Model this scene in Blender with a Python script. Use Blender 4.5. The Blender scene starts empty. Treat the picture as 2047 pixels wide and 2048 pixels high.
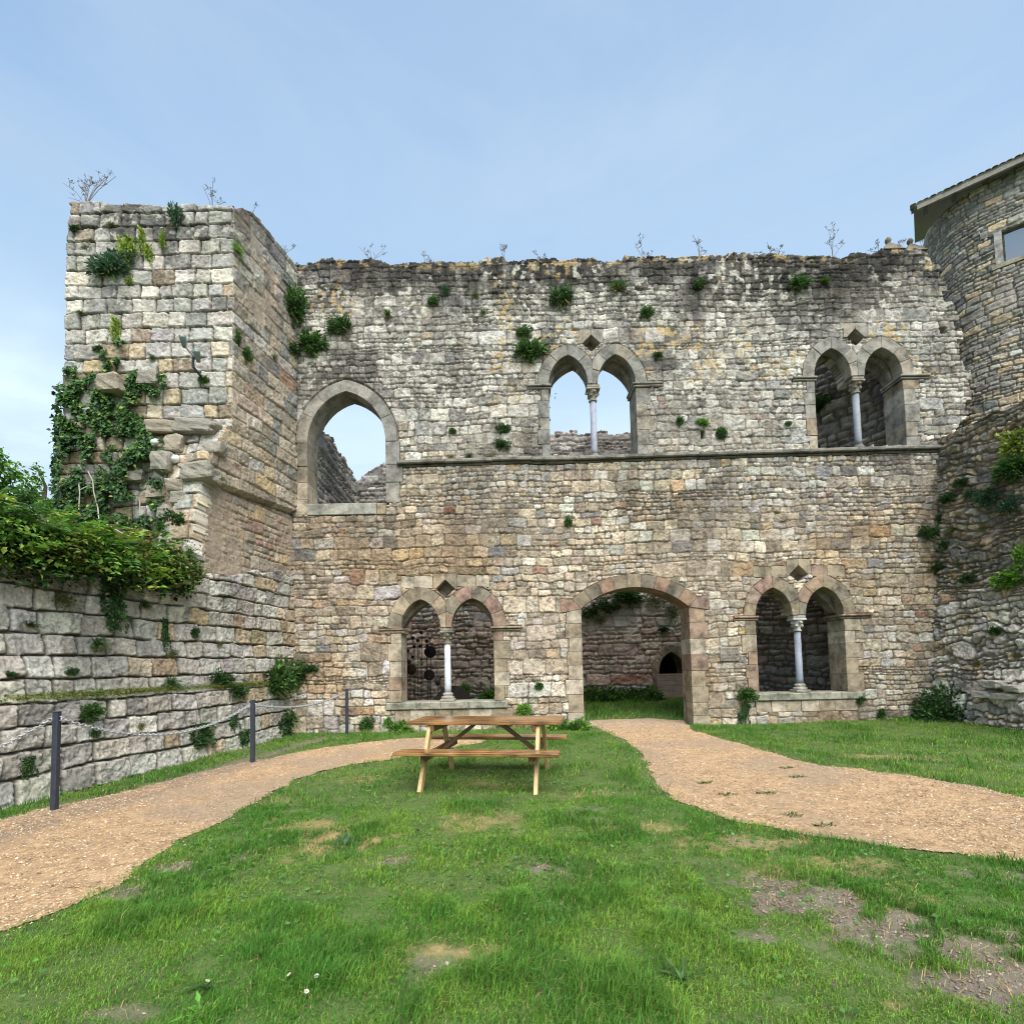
import bpy, math, random, time
import numpy as np
from mathutils import Matrix, Vector
T0 = time.time()
rng = np.random.default_rng(7)
random.seed(7)
scene = bpy.context.scene
COL = scene.collection

# ------------------------------------------------------------------ camera model
F = 1024.0; PYC = 1273.0; CAM = np.array([0, 0, 1.5])
TILT = math.radians(3.2); ROLL = math.radians(1.2)
_f = np.array([0, math.cos(TILT), math.sin(TILT)])
_u0 = np.array([0, -math.sin(TILT), math.cos(TILT)]); _x = np.array([1., 0, 0])
_u = math.cos(ROLL) * _u0 + math.sin(ROLL) * _x
_r = math.cos(ROLL) * _x - math.sin(ROLL) * _u0

def ray(px, py): return _f + _r * (px - 1023.5) / F + _u * (PYC - py) / F
def at_y(px, py, Y):                       # point of the vertical plane y = Y seen at a photo pixel
    d = ray(px, py); return CAM + d * (Y / d[1])
def at_plane(px, py, P0, N):
    d = ray(px, py); return CAM + d * (np.dot(np.array(P0) - CAM, N) / np.dot(d, N))
def at_z(px, py, z):
    d = ray(px, py); return CAM + d * ((z - CAM[2]) / d[2])

cam = bpy.data.cameras.new('camera'); cam.lens = 18; cam.sensor_width = 36; cam.sensor_fit = 'AUTO'
cam.shift_y = (PYC - 1024) / 2048; cam.clip_end = 2000; cam.clip_start = .05
camo = bpy.data.objects.new('camera', cam); COL.objects.link(camo)
m = Matrix.Identity(4)
for i in range(3):
    m[i][0] = _r[i]; m[i][1] = _u[i]; m[i][2] = -_f[i]; m[i][3] = CAM[i]
camo.matrix_world = m
scene.camera = camo

# ------------------------------------------------------------------ noise
def _hash(ix, iy, seed):
    n = (ix.astype(np.int64) * 374761393 + iy.astype(np.int64) * 668265263 + int(seed) * 974711 + 12345) & 0xffffffff
    n = ((n ^ (n >> 13)) * 1274126177) & 0xffffffff
    n = ((n ^ (n >> 16)) * 668265263) & 0xffffffff
    return ((n ^ (n >> 15)) & 0xffffff) / float(0xffffff)
def vnoise(x, y, seed=0):
    x = np.asarray(x, float); y = np.asarray(y, float)
    ix = np.floor(x); iy = np.floor(y); fx = x - ix; fy = y - iy
    fx = fx * fx * (3 - 2 * fx); fy = fy * fy * (3 - 2 * fy)
    a = _hash(ix, iy, seed); b = _hash(ix + 1, iy, seed); c = _hash(ix, iy + 1, seed); d = _hash(ix + 1, iy + 1, seed)
    return (a + (b - a) * fx) * (1 - fy) + (c + (d - c) * fx) * fy
def fbm(x, y, seed=0, oct=3):
    s = 0; a = .5; t = 0
    for o in range(oct):
        s = s + a * vnoise(x * 2 ** o, y * 2 ** o, seed + 17 * o); t += a; a *= .5
    return s / t
def sstep(a, b, x):
    t = np.clip((x - a) / (b - a), 0, 1); return t * t * (3 - 2 * t)

# ------------------------------------------------------------------ objects
def tag(o, label=None, cat=None, group=None, kind=None):
    if label: o['label'] = label
    if cat: o['category'] = cat
    if group: o['group'] = group
    if kind: o['kind'] = kind
    return o
def root(name, loc, label, cat, group=None, kind=None):
    o = bpy.data.objects.new(name, None); COL.objects.link(o); o.location = loc; o.empty_display_size = .2
    return tag(o, label, cat, group, kind)
def link(name, me, mat=None, parent=None):
    o = bpy.data.objects.new(name, me); COL.objects.link(o)
    if mat is not None and len(me.materials) == 0: me.materials.append(mat)
    if parent is not None:
        o.parent = parent
        o.matrix_parent_inverse = Matrix.Translation(-world_loc(parent))
    return o
def world_loc(o):
    v = Vector(o.location)
    while o.parent is not None:
        v = v + o.matrix_parent_inverse.translation; o = o.parent; v = v + Vector(o.location)
    return v
def mesh_np(name, V, faces, cols=None, smooth=True):
    """faces: list of int arrays, each (n, k)"""
    me = bpy.data.meshes.new(name)
    V = np.asarray(V, np.float32)
    loops = np.concatenate([f.ravel() for f in faces]).astype(np.int32)
    tot = np.concatenate([np.full(len(f), f.shape[1]) for f in faces]).astype(np.int32)
    st = np.concatenate([[0], np.cumsum(tot)[:-1]]).astype(np.int32)
    me.vertices.add(len(V)); me.vertices.foreach_set('co', V.ravel())
    me.loops.add(len(loops)); me.loops.foreach_set('vertex_index', loops)
    me.polygons.add(len(tot)); me.polygons.foreach_set('loop_start', st); me.polygons.foreach_set('loop_total', tot)
    if cols is not None:
        a = me.attributes.new('col', 'FLOAT_COLOR', 'POINT')
        c = np.ones((len(V), 4), np.float32); c[:, :3] = cols; a.data.foreach_set('color', c.ravel())
    me.polygons.foreach_set('use_smooth', np.full(len(tot), bool(smooth)))
    me.update(calc_edges=True)
    return me

class MB:
    """collects polygons into one mesh"""
    def __init__(s): s.v = []; s.f = []; s.c = []
    def add(s, verts, faces, col=(.5, .5, .5)):
        b = len(s.v); s.v += [tuple(map(float, p)) for p in verts]; s.c += [tuple(col[:3])] * len(verts)
        s.f += [tuple(b + i for i in f) for f in faces]
    def box(s, a, b, col=(.5, .5, .5), M=None, ch=.004):
        """axis box with small chamfers"""
        a = np.array(a, float); b = np.array(b, float); V = []; 
        idx = {}
        for ax in range(3):
            for cx in (0, 1):
                for cy in (0, 1):
                    for cz in (0, 1):
                        k = [cx, cy, cz]; p = np.where(np.array(k) == 1, b, a)
                        for j in range(3):
                            if j != ax: p[j] += ch * (1 if k[j] == 0 else -1)
                        idx[(ax, cx, cy, cz)] = len(V); V.append(p)
        Fc = []
        for ax in range(3):
            o = [j for j in range(3) if j != ax]
            for s1 in (0, 1):
                q = []
                for (p, r) in ((0, 0), (1, 0), (1, 1), (0, 1)):
                    k = [0, 0, 0]; k[ax] = s1; k[o[0]] = p; k[o[1]] = r; q.append(idx[(ax, *k)])
                Fc.append(q)
        for ax in range(3):
            o = [j for j in range(3) if j != ax]
            for p in (0, 1):
                for r in (0, 1):
                    q = []
                    for (face, e) in ((o[0], 0), (o[0], 1), (o[1], 1), (o[1], 0)):
                        k = [0, 0, 0]; k[o[0]] = p; k[o[1]] = r; k[ax] = e; q.append(idx[(face, *k)])
                    Fc.append(q)
        for cx in (0, 1):
            for cy in (0, 1):
                for cz in (0, 1): Fc.append([idx[(ax, cx, cy, cz)] for ax in range(3)])
        if M is not None: V = [tuple(M @ Vector(p)) for p in V]
        s.add(V, Fc, col)
    def bar(s, p, q, w, h, col=(.5, .5, .5), up=(0, 0, 1), ch=.004):
        """box bar from p to q, cross-section w (sideways) x h (along up)"""
        p = Vector(p); q = Vector(q); d = q - p; L = d.length; d.normalize()
        sd = d.cross(Vector(up)); sd.normalize(); uu = sd.cross(d)
        M = Matrix(((d.x, sd.x, uu.x, p.x), (d.y, sd.y, uu.y, p.y), (d.z, sd.z, uu.z, p.z), (0, 0, 0, 1)))
        s.box((0, -w / 2, -h / 2), (L, w / 2, h / 2), col, M, ch)
    def tube(s, pts, rad, n=6, col=(.5, .5, .5), cap=True):
        pts = [Vector(p) for p in pts]; V = []; Fc = []
        rad = rad if hasattr(rad, '__len__') else [rad] * len(pts)
        for i, p in enumerate(pts):
            d = pts[min(i + 1, len(pts) - 1)] - pts[max(i - 1, 0)]
            d.normalize(); a = d.cross(Vector((.3, .2, 1) if abs(d.z) < .9 else (1, .2, .1))); a.normalize(); b = d.cross(a)
            for k in range(n):
                t = 2 * math.pi * k / n; V.append(p + (a * math.cos(t) + b * math.sin(t)) * rad[i])
        for i in range(len(pts) - 1):
            for k in range(n): Fc.append((i * n + k, i * n + (k + 1) % n, (i + 1) * n + (k + 1) % n, (i + 1) * n + k))
        if cap: Fc.append(tuple(range(n))[::-1]); Fc.append(tuple((len(pts) - 1) * n + k for k in range(n)))
        s.add(V, Fc, col)
    def lathe(s, c, prof, n=16, col=(.5, .5, .5), sq=0):
        """profile [(r, z)...] turned round a vertical axis through c"""
        V = []; Fc = []
        for (r, z) in prof:
            for k in range(n):
                t = 2 * math.pi * k / n; V.append((c[0] + r * math.cos(t), c[1] + r * math.sin(t), c[2] + z))
        for i in range(len(prof) - 1):
            for k in range(n): Fc.append((i * n + k, i * n + (k + 1) % n, (i + 1) * n + (k + 1) % n, (i + 1) * n + k))
        Fc.append(tuple(range(n))[::-1]); Fc.append(tuple((len(prof) - 1) * n + k for k in range(n)))
        s.add(V, Fc, col)
    def build(s, name, mat, parent=None, smooth=False):
        me = bpy.data.meshes.new(name); me.from_pydata(s.v, [], s.f)
        a = me.attributes.new('col', 'FLOAT_COLOR', 'POINT')
        c = np.ones((len(s.v), 4), np.float32); c[:, :3] = np.array(s.c); a.data.foreach_set('color', c.ravel())
        if smooth: me.polygons.foreach_set('use_smooth', np.ones(len(me.polygons), bool))
        me.update()
        return link(name, me, mat, parent)

# ------------------------------------------------------------------ materials
def new_mat(name):
    mt = bpy.data.materials.new(name); mt.use_nodes = True
    nt = mt.node_tree; b = nt.nodes['Principled BSDF']; return mt, nt, b
def N(nt, t, **kw):
    n = nt.nodes.new(t)
    for k, v in kw.items(): setattr(n, k, v)
    return n
def attr_mat(name, rough=.9, var=.35, scale=40, bump=.3, bdist=.01, spec=.3, scale2=220, stain=0.):
    """colour from the 'col' attribute, broken up by fine noise, with a fine bump"""
    mt, nt, b = new_mat(name)
    at = N(nt, 'ShaderNodeAttribute', attribute_name='col'); tc = N(nt, 'ShaderNodeTexCoord')
    n1 = N(nt, 'ShaderNodeTexNoise'); n1.inputs['Scale'].default_value = scale; n1.inputs['Detail'].default_value = 6; n1.inputs['Roughness'].default_value = .7
    n2 = N(nt, 'ShaderNodeTexNoise'); n2.inputs['Scale'].default_value = scale2; n2.inputs['Detail'].default_value = 3
    for n in (n1, n2): nt.links.new(tc.outputs['Object'], n.inputs['Vector'])
    ma = N(nt, 'ShaderNodeMath', operation='ADD'); nt.links.new(n1.outputs['Fac'], ma.inputs[0]); nt.links.new(n2.outputs['Fac'], ma.inputs[1])
    mr = N(nt, 'ShaderNodeMapRange'); mr.inputs['From Min'].default_value = .65; mr.inputs['From Max'].default_value = 1.35
    mr.inputs['To Min'].default_value = 1 - var; mr.inputs['To Max'].default_value = 1 + var
    nt.links.new(ma.outputs[0], mr.inputs['Value'])
    vm = N(nt, 'ShaderNodeVectorMath', operation='SCALE'); nt.links.new(at.outputs['Color'], vm.inputs[0]); nt.links.new(mr.outputs[0], vm.inputs['Scale'])
    res = vm.outputs[0]
    if stain > 0:                          # weathering: grey-black lichen crusts with outlines of their own
        n3 = N(nt, 'ShaderNodeTexNoise'); n3.inputs['Scale'].default_value = 3.4; n3.inputs['Detail'].default_value = 9; n3.inputs['Roughness'].default_value = .68; nt.links.new(tc.outputs['Object'], n3.inputs['Vector'])
        m3 = N(nt, 'ShaderNodeMapRange'); m3.inputs['From Min'].default_value = .44; m3.inputs['From Max'].default_value = .64; m3.inputs['To Min'].default_value = 1; m3.inputs['To Max'].default_value = 1 - stain; nt.links.new(n3.outputs['Fac'], m3.inputs['Value'])
        v3 = N(nt, 'ShaderNodeVectorMath', operation='SCALE'); nt.links.new(res, v3.inputs[0]); nt.links.new(m3.outputs[0], v3.inputs['Scale']); res = v3.outputs[0]
    nt.links.new(res, b.inputs['Base Color'])
    b.inputs['Roughness'].default_value = rough; b.inputs['Specular IOR Level'].default_value = spec
    bp = N(nt, 'ShaderNodeBump'); bp.inputs['Strength'].default_value = bump; bp.inputs['Distance'].default_value = bdist
    nt.links.new(ma.outputs[0], bp.inputs['Height']); nt.links.new(bp.outputs[0], b.inputs['Normal'])
    return mt
def leaf_mat(name, rough=.5, trans=.3, spec=.35):
    mt, nt, b = new_mat(name)
    at = N(nt, 'ShaderNodeAttribute', attribute_name='col')
    nt.links.new(at.outputs['Color'], b.inputs['Base Color']); b.inputs['Roughness'].default_value = rough
    b.inputs['Specular IOR Level'].default_value = spec
    tr = N(nt, 'ShaderNodeBsdfTranslucent'); nt.links.new(at.outputs['Color'], tr.inputs['Color'])
    mx = N(nt, 'ShaderNodeMixShader'); mx.inputs[0].default_value = trans
    nt.links.new(b.outputs[0], mx.inputs[1]); nt.links.new(tr.outputs[0], mx.inputs[2])
    nt.links.new(mx.outputs[0], nt.nodes['Material Output'].inputs['Surface']); return mt
def wood_mat(name, base, dark, rough=.4, axis=0):
    mt, nt, b = new_mat(name)
    tc = N(nt, 'ShaderNodeTexCoord'); mp = N(nt, 'ShaderNodeMapping'); sc = [28, 28, 28]; sc[axis] = 1.6
    mp.inputs['Scale'].default_value = sc; nt.links.new(tc.outputs['Object'], mp.inputs[0])
    n1 = N(nt, 'ShaderNodeTexNoise'); n1.inputs['Scale'].default_value = 1.5; n1.inputs['Detail'].default_value = 8; n1.inputs['Distortion'].default_value = .6
    nt.links.new(mp.outputs[0], n1.inputs['Vector'])
    n2 = N(nt, 'ShaderNodeTexNoise'); n2.inputs['Scale'].default_value = 3.5; n2.inputs['Detail'].default_value = 3; nt.links.new(tc.outputs['Object'], n2.inputs['Vector'])
    ad = N(nt, 'ShaderNodeMath', operation='ADD'); nt.links.new(n1.outputs['Fac'], ad.inputs[0]); nt.links.new(n2.outputs['Fac'], ad.inputs[1])
    cr = N(nt, 'ShaderNodeValToRGB'); cr.color_ramp.elements[0].position = .75; cr.color_ramp.elements[1].position = 1.2
    mr = N(nt, 'ShaderNodeMapRange'); mr.inputs['From Min'].default_value = .7; mr.inputs['From Max'].default_value = 1.25
    nt.links.new(ad.outputs[0], mr.inputs['Value']); cr.color_ramp.elements[0].position = 0; cr.color_ramp.elements[1].position = 1
    cr.color_ramp.elements[0].color = (*dark, 1); cr.color_ramp.elements[1].color = (*base, 1)
    nt.links.new(mr.outputs[0], cr.inputs[0]); nt.links.new(cr.outputs[0], b.inputs['Base Color'])
    b.inputs['Roughness'].default_value = rough
    bp = N(nt, 'ShaderNodeBump'); bp.inputs['Strength'].default_value = .2; bp.inputs['Distance'].default_value = .003
    nt.links.new(n1.outputs['Fac'], bp.inputs['Height']); nt.links.new(bp.outputs[0], b.inputs['Normal'])
    return mt
def flat_mat(name, col, rough=.5, metal=0, var=.15, scale=30):
    mt, nt, b = new_mat(name)
    tc = N(nt, 'ShaderNodeTexCoord'); n1 = N(nt, 'ShaderNodeTexNoise'); n1.inputs['Scale'].default_value = scale; n1.inputs['Detail'].default_value = 5
    nt.links.new(tc.outputs['Object'], n1.inputs['Vector'])
    mr = N(nt, 'ShaderNodeMapRange'); mr.inputs['From Min'].default_value = .3; mr.inputs['From Max'].default_value = .7
    mr.inputs['To Min'].default_value = 1 - var; mr.inputs['To Max'].default_value = 1 + var; nt.links.new(n1.outputs['Fac'], mr.inputs['Value'])
    vm = N(nt, 'ShaderNodeVectorMath', operation='SCALE'); vm.inputs[0].default_value = col; nt.links.new(mr.outputs[0], vm.inputs['Scale'])
    nt.links.new(vm.outputs[0], b.inputs['Base Color']); b.inputs['Roughness'].default_value = rough; b.inputs['Metallic'].default_value = metal
    return mt
M_STONE = attr_mat('rough_stone', var=.52, scale=32, bump=.7, bdist=.014, scale2=150)
M_DRESS = attr_mat('dressed_stone', var=.42, scale=9, bump=.55, bdist=.012, scale2=70, stain=.62)
M_SOIL = attr_mat('soil', var=.45, scale=35, bump=.6, bdist=.015)
M_GRAVEL = attr_mat('gravel', var=.55, scale=90, bump=.8, bdist=.012, scale2=260)
M_PEB = attr_mat('pebble', var=.2, scale=60, bump=.1)
M_GRASS = leaf_mat('grass_blade', .5, .42, .25)
M_LEAF = leaf_mat('leaf', .5, .35)
M_DRY = leaf_mat('dry_stalk', .8, .1, .1)
M_BARK = attr_mat('bark', var=.4, scale=12, bump=.5)
M_MARBLE = attr_mat('marble', rough=.65, var=.25, scale=14, bump=.2, stain=.3)
M_STEEL = flat_mat('painted_steel', (.030, .036, .052), .45, .0, .25)
M_CHAIN = flat_mat('galvanised_chain', (.40, .41, .43), .5, .3)
M_RUST = flat_mat('rusted_iron', (.020, .013, .011), .85, 0, .5, 8)
M_RUSTB = flat_mat('brown_rust', (.055, .022, .013), .85, 0, .4, 9)
M_WTOP = wood_mat('varnished_wood', (.38, .20, .07), (.055, .026, .012), .25)
M_WLEG = wood_mat('pale_wood', (.62, .45, .22), (.40, .25, .10), .45, 2)
M_WDARK = wood_mat('dark_wood', (.20, .11, .045), (.09, .045, .02), .5)
M_PLANK = wood_mat('grey_pink_plank', (.36, .27, .22), (.22, .15, .12), .8)

# ------------------------------------------------------------------ stonework
GREY = [(.28, .265, .235), (.36, .34, .30), (.22, .212, .195), (.43, .405, .36), (.30, .275, .235), (.26, .255, .245), (.34, .305, .25)]
TAN = [(.45, .36, .245), (.53, .43, .30), (.34, .27, .185), (.58, .495, .37), (.40, .31, .21), (.47, .395, .29), (.31, .255, .185), (.50, .395, .26)]
WARM = [(.46, .29, .13), (.40, .27, .18), (.40, .24, .13), (.48, .34, .16), (.30, .14, .10), (.42, .31, .23), (.45, .35, .2)]
PALE = [(.52, .49, .43), (.56, .53, .46), (.48, .455, .42)]

def courses(u0, u1, v0, v1, hb, wb, sub, ratio, r):
    """irregular coursed rubble as a list of rectangles: bands, broken into lengths, broken into one or more thin courses"""
    out = []; v = v0
    while v < v1 - 1e-6:
        h = r.uniform(*hb)
        if v1 - v - h < hb[0] * .6: h = v1 - v
        u = u0 - r.uniform(0, wb[0])
        while u < u1:
            w = r.uniform(*wb); n = int(r.choice(sub))
            fr = r.uniform(.6, 1.4, n); fr = np.cumsum(fr) / fr.sum(); lo = 0
            for k in range(n):
                a = v + h * lo; b = v + h * fr[k]; lo = fr[k]; x = u
                while x < u + w - 1e-6:
                    sw = max(.07, (b - a) * r.uniform(*ratio))
                    if u + w - x - sw < .6 * (b - a): sw = u + w - x
                    out.append((x, x + sw, a, b)); x += sw
            u += w
        v += h
    return out

def masonry(name, u0, u1, v0, v1, res, rects, mapf, keep, colf, parent, seed, prot=(.012, .04), joint=(.006, .016),
            corner=(.02, .055), edge=.03, rough=.012, warp=.025, wobble=.05, mortar_h=-.015, mortar_col=(.33, .29, .23),
            offset=None, suppress=None, thick=.6, mat=None, post=None, mortar_fill=0., bias=None):
    r = np.random.default_rng(seed)
    nu = int((u1 - u0) / res) + 1; nv = int((v1 - v0) / res) + 1
    U, Vv = np.meshgrid(u0 + np.arange(nu) * res, v0 + np.arange(nv) * res)
    # id raster
    pad = .4; rr = .008; gu = int((u1 - u0 + 2 * pad) / rr); gv = int((v1 - v0 + 2 * pad) / rr)
    ids = np.zeros((gv, gu), np.int32)
    R = np.array(rects)
    for k, (a, b, c, d) in enumerate(rects):
        i0 = max(0, int(round((a - u0 + pad) / rr))); i1 = min(gu, int(round((b - u0 + pad) / rr)))
        j0 = max(0, int(round((c - v0 + pad) / rr))); j1 = min(gv, int(round((d - v0 + pad) / rr)))
        if c <= v0 + .001: j0 = 0
        if d >= v1 - .001: j1 = gv
        if i1 > i0 and j1 > j0: ids[j0:j1, i0:i1] = k
    uu = U + warp * (fbm(U * 4.5, Vv * 4.5, seed + 1, 3) - .5) * 2
    ww = Vv + warp * (fbm(U * 4.5, Vv * 4.5, seed + 2, 3) - .5) * 2 + wobble * (vnoise(U * .7, Vv * .9, seed + 3) - .5) * 2 + wobble * .5 * (vnoise(U * 2.1, Vv * 1.9, seed + 4) - .5) * 2
    gi = np.clip(((uu - u0 + pad) / rr).astype(int), 0, gu - 1); gj = np.clip(((ww - v0 + pad) / rr).astype(int), 0, gv - 1)
    cid = ids[gj, gi]; n = len(rects)
    cx = (R[:, 0] + R[:, 1]) / 2; cy = (R[:, 2] + R[:, 3]) / 2; hw = (R[:, 1] - R[:, 0]) / 2; hh = (R[:, 3] - R[:, 2]) / 2
    lx = uu - cx[cid]; ly = ww - cy[cid]
    k1 = r.normal(0, .05, n); k2 = r.normal(0, .05, n)
    lx2 = lx + k1[cid] * ly; ly2 = ly + k2[cid] * lx
    jn = r.uniform(*joint, n); cr = np.minimum(r.uniform(*corner, n), np.minimum(hw, hh) * .7)
    qx = np.abs(lx2) - (hw - jn - cr)[cid]; qy = np.abs(ly2) - (hh - jn - cr)[cid]
    sd = np.hypot(np.maximum(qx, 0), np.maximum(qy, 0)) + np.minimum(np.maximum(qx, qy), 0) - cr[cid]
    d = -sd + .008 * (fbm(U * 16, Vv * 16, seed + 5, 2) - .5) * 2
    pr = r.uniform(*prot, n); pr[r.random(n) < .04] *= -.2
    t1 = r.normal(0, .06, n); t2 = r.normal(0, .05, n); chip = np.abs(fbm(U * 8, Vv * 8, seed + 26, 3) - .5) * 2
    stone = sstep(-.004, edge, d)
    fine = (fbm(U * 11, Vv * 11, seed + 6, 3) - .5) * 2; fine2 = (fbm(U * 34, Vv * 34, seed + 16, 2) - .5) * 2
    rough_k = r.uniform(.5, 1.5, n)[cid]
    H = mortar_h + (pr[cid] - mortar_h + np.clip(t1[cid] * lx + t2[cid] * ly, -.02, .02)) * stone + rough * (fine * rough_k + .5 * fine2) * (.35 + .65 * stone) - rough * .9 * np.clip(.16 - chip, 0, 1) / .16 * stone
    if mortar_fill > 0:                    # joints smeared with mortar in patches
        mf = sstep(.5, .62, .75 * fbm(U * .9, Vv * .9, seed + 40, 3) + .25 * fbm(U * 6, Vv * 6, seed + 41, 3) + (bias(U, Vv) if bias else 0)) * mortar_fill
        H = H * (1 - mf) + mf * np.maximum(H, pr.mean() * .55 + .006 * fine)
    C = colf(cx, cy, r, n)[cid]
    C = C * np.clip(1 + .34 * fine + .30 * fine2, .3, 1.6)[..., None] * (1 + .25 * (fbm(U * 2.5, Vv * 2.5, seed + 7, 2) - .5))[..., None]
    mc = np.array(mortar_col) * (1 + .25 * fine)[..., None]
    C = mc + (C - mc) * sstep(-.004, .012, d)[..., None]
    if mortar_fill > 0: C = C * (1 - .75 * mf)[..., None] + np.array(mortar_col) * 1.12 * (.75 * mf * (1 + .2 * fine))[..., None]
    if post is not None: C, H = post(U, Vv, C, H, cid, d)
    K = keep(U, Vv) if keep is not None else np.ones_like(U, bool)
    if suppress is not None:
        S = suppress(U, Vv); H = np.where(S, -.06, H)
    H0 = H.copy()
    if offset is not None: H = H + offset(U, Vv)
    P = mapf(U, Vv, H)
    Fm = K[:-1, :-1] & K[1:, :-1] & K[:-1, 1:] & K[1:, 1:]
    idx = np.arange(nu * nv).reshape(nv, nu)
    q = np.stack([idx[:-1, :-1], idx[:-1, 1:], idx[1:, 1:], idx[1:, :-1]], -1)[Fm]
    # sides along the border of the sheet
    Fp = np.pad(Fm, 1); sides = []
    for (dj, di, ea, eb) in ((0, -1, (1, 0), (0, 0)), (0, 1, (0, 1), (1, 1)), (-1, 0, (0, 0), (0, 1)), (1, 0, (1, 1), (1, 0))):
        bd = Fm & ~Fp[1 + dj:1 + dj + Fm.shape[0], 1 + di:1 + di + Fm.shape[1]]
        jj, ii = np.nonzero(bd)
        sides.append(np.stack([idx[jj + ea[0], ii + ea[1]], idx[jj + eb[0], ii + eb[1]]], -1))
    sides = np.concatenate(sides)
    bk = mapf(U, Vv, np.full_like(U, -thick)).reshape(-1, 3); P = P.reshape(-1, 3); C = np.clip(C, .012, .85).reshape(-1, 3)
    used = np.zeros(nu * nv, bool); used[q.ravel()] = True
    bu = np.zeros(nu * nv, bool); bu[sides.ravel()] = True
    m1 = np.cumsum(used) - 1; nf = used.sum(); m2 = np.cumsum(bu) - 1 + nf
    V = np.concatenate([P[used], bk[bu]]); cc = np.concatenate([C[used], C[bu]])
    faces = [m1[q]]
    if len(sides): faces.append(np.stack([m1[sides[:, 1]], m1[sides[:, 0]], m2[sides[:, 0]], m2[sides[:, 1]]], -1))
    me = mesh_np(name, V, faces, cc)
    return link(name, me, mat or M_STONE, parent)

def inside(poly, U, V):
    poly = np.asarray(poly); res = np.zeros(U.shape, bool)
    a0, b0 = poly.min(0); a1, b1 = poly.max(0)
    m = (U >= a0) & (U <= a1) & (V >= b0) & (V <= b1)
    if not m.any(): return res
    x = U[m]; y = V[m]; c = np.zeros(x.shape, bool); j = len(poly) - 1
    for i in range(len(poly)):
        xi, yi = poly[i]; xj, yj = poly[j]
        if yi != yj:
            c ^= ((yi > y) != (yj > y)) & (x < (xj - xi) * (y - yi) / (yj - yi) + xi)
        j = i
    res[m] = c; return res
def pick(r, pal, n, jit=.08):
    p = np.array(pal)[r.integers(0, len(pal), n)]
    return p * (1 + r.normal(0, jit, (n, 1))) * (1 + r.normal(0, .02, (n, 3)))

# ------------------------------------------------------------------ dressed blocks
def clip_half(poly, axis, val, keep_less):
    out = []; n = len(poly)
    for i in range(n):
        p = poly[i]; q = poly[(i + 1) % n]
        ip = (p[axis] <= val) == keep_less or p[axis] == val; iq = (q[axis] <= val) == keep_less or q[axis] == val
        if ip: out.append(p)
        if ip != iq:
            t = (val - p[axis]) / (q[axis] - p[axis]); out.append((p[0] + (q[0] - p[0]) * t, p[1] + (q[1] - p[1]) * t))
    return out
def area(poly):
    return .5 * sum(poly[i][0] * poly[(i + 1) % len(poly)][1] - poly[(i + 1) % len(poly)][0] * poly[i][1] for i in range(len(poly)))
def inset(poly, d):
    """CCW polygon moved inwards by d"""
    n = len(poly); out = []
    P = np.array(poly)
    for i in range(n):
        a = P[i] - P[i - 1]; b = P[(i + 1) % n] - P[i]
        la = np.hypot(*a) or 1; lb = np.hypot(*b) or 1; na = np.array([-a[1], a[0]]) / la; nb = np.array([-b[1], b[0]]) / lb
        k = na + nb; l2 = k @ k
        k = k * (2 / l2) if l2 > .3 else na
        out.append(tuple(P[i] + k * d))
    return out
def clean(poly):
    out = []
    for p in poly:
        if not out or math.hypot(p[0] - out[-1][0], p[1] - out[-1][1]) > .004: out.append(p)
    if len(out) > 1 and math.hypot(out[0][0] - out[-1][0], out[0][1] - out[-1][1]) < .004: out.pop()
    return out
class Blocks(MB):
    """stone blocks cut to 2D outlines on a wall plane"""
    def __init__(s, mapf): super().__init__(); s.mapf = mapf; s.polys = []
    def block(s, poly, hf=.02, hb=-.6, col=(.4, .35, .28), gap=.0022, ch=.007, reg=True):
        poly = clean(poly)
        if len(poly) < 3: return
        if area(poly) < 0: poly = poly[::-1]
        if reg: s.polys.append(poly)
        hf = hf - .006 + random.uniform(-.009, .009)
        a = inset(poly, gap); b = inset(poly, gap + ch); n = len(a)
        V = [s.mapf(p[0], p[1], hf) for p in b] + [s.mapf(p[0], p[1], hf - ch) for p in a] + [s.mapf(p[0], p[1], hb) for p in a]
        Fc = [tuple(range(n))]
        for i in range(n):
            j = (i + 1) % n
            Fc.append((i, n + i, n + j, j)); Fc.append((n + i, 2 * n + i, 2 * n + j, n + j))
        Fc.append(tuple(2 * n + i for i in range(n))[::-1])
        s.add(V, Fc, col)
def dcol(tint='tan'):
    pal = {'tan': [(.33, .265, .18), (.28, .235, .165), (.37, .305, .215), (.29, .21, .155), (.25, .215, .16), (.35, .255, .175), (.22, .195, .15)],
           'grey': [(.29, .27, .235), (.25, .24, .215), (.32, .30, .26), (.30, .265, .215), (.23, .225, .205)],
           'pale': [(.42, .36, .27), (.46, .40, .31), (.38, .32, .24), (.34, .275, .195)],
           'pink': [(.35, .235, .185), (.33, .25, .2), (.40, .3, .23)]}[tint]
    c = random.choice(pal); k = random.uniform(.9, 1.1); return (c[0] * k, c[1] * k, c[2] * k)

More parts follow.
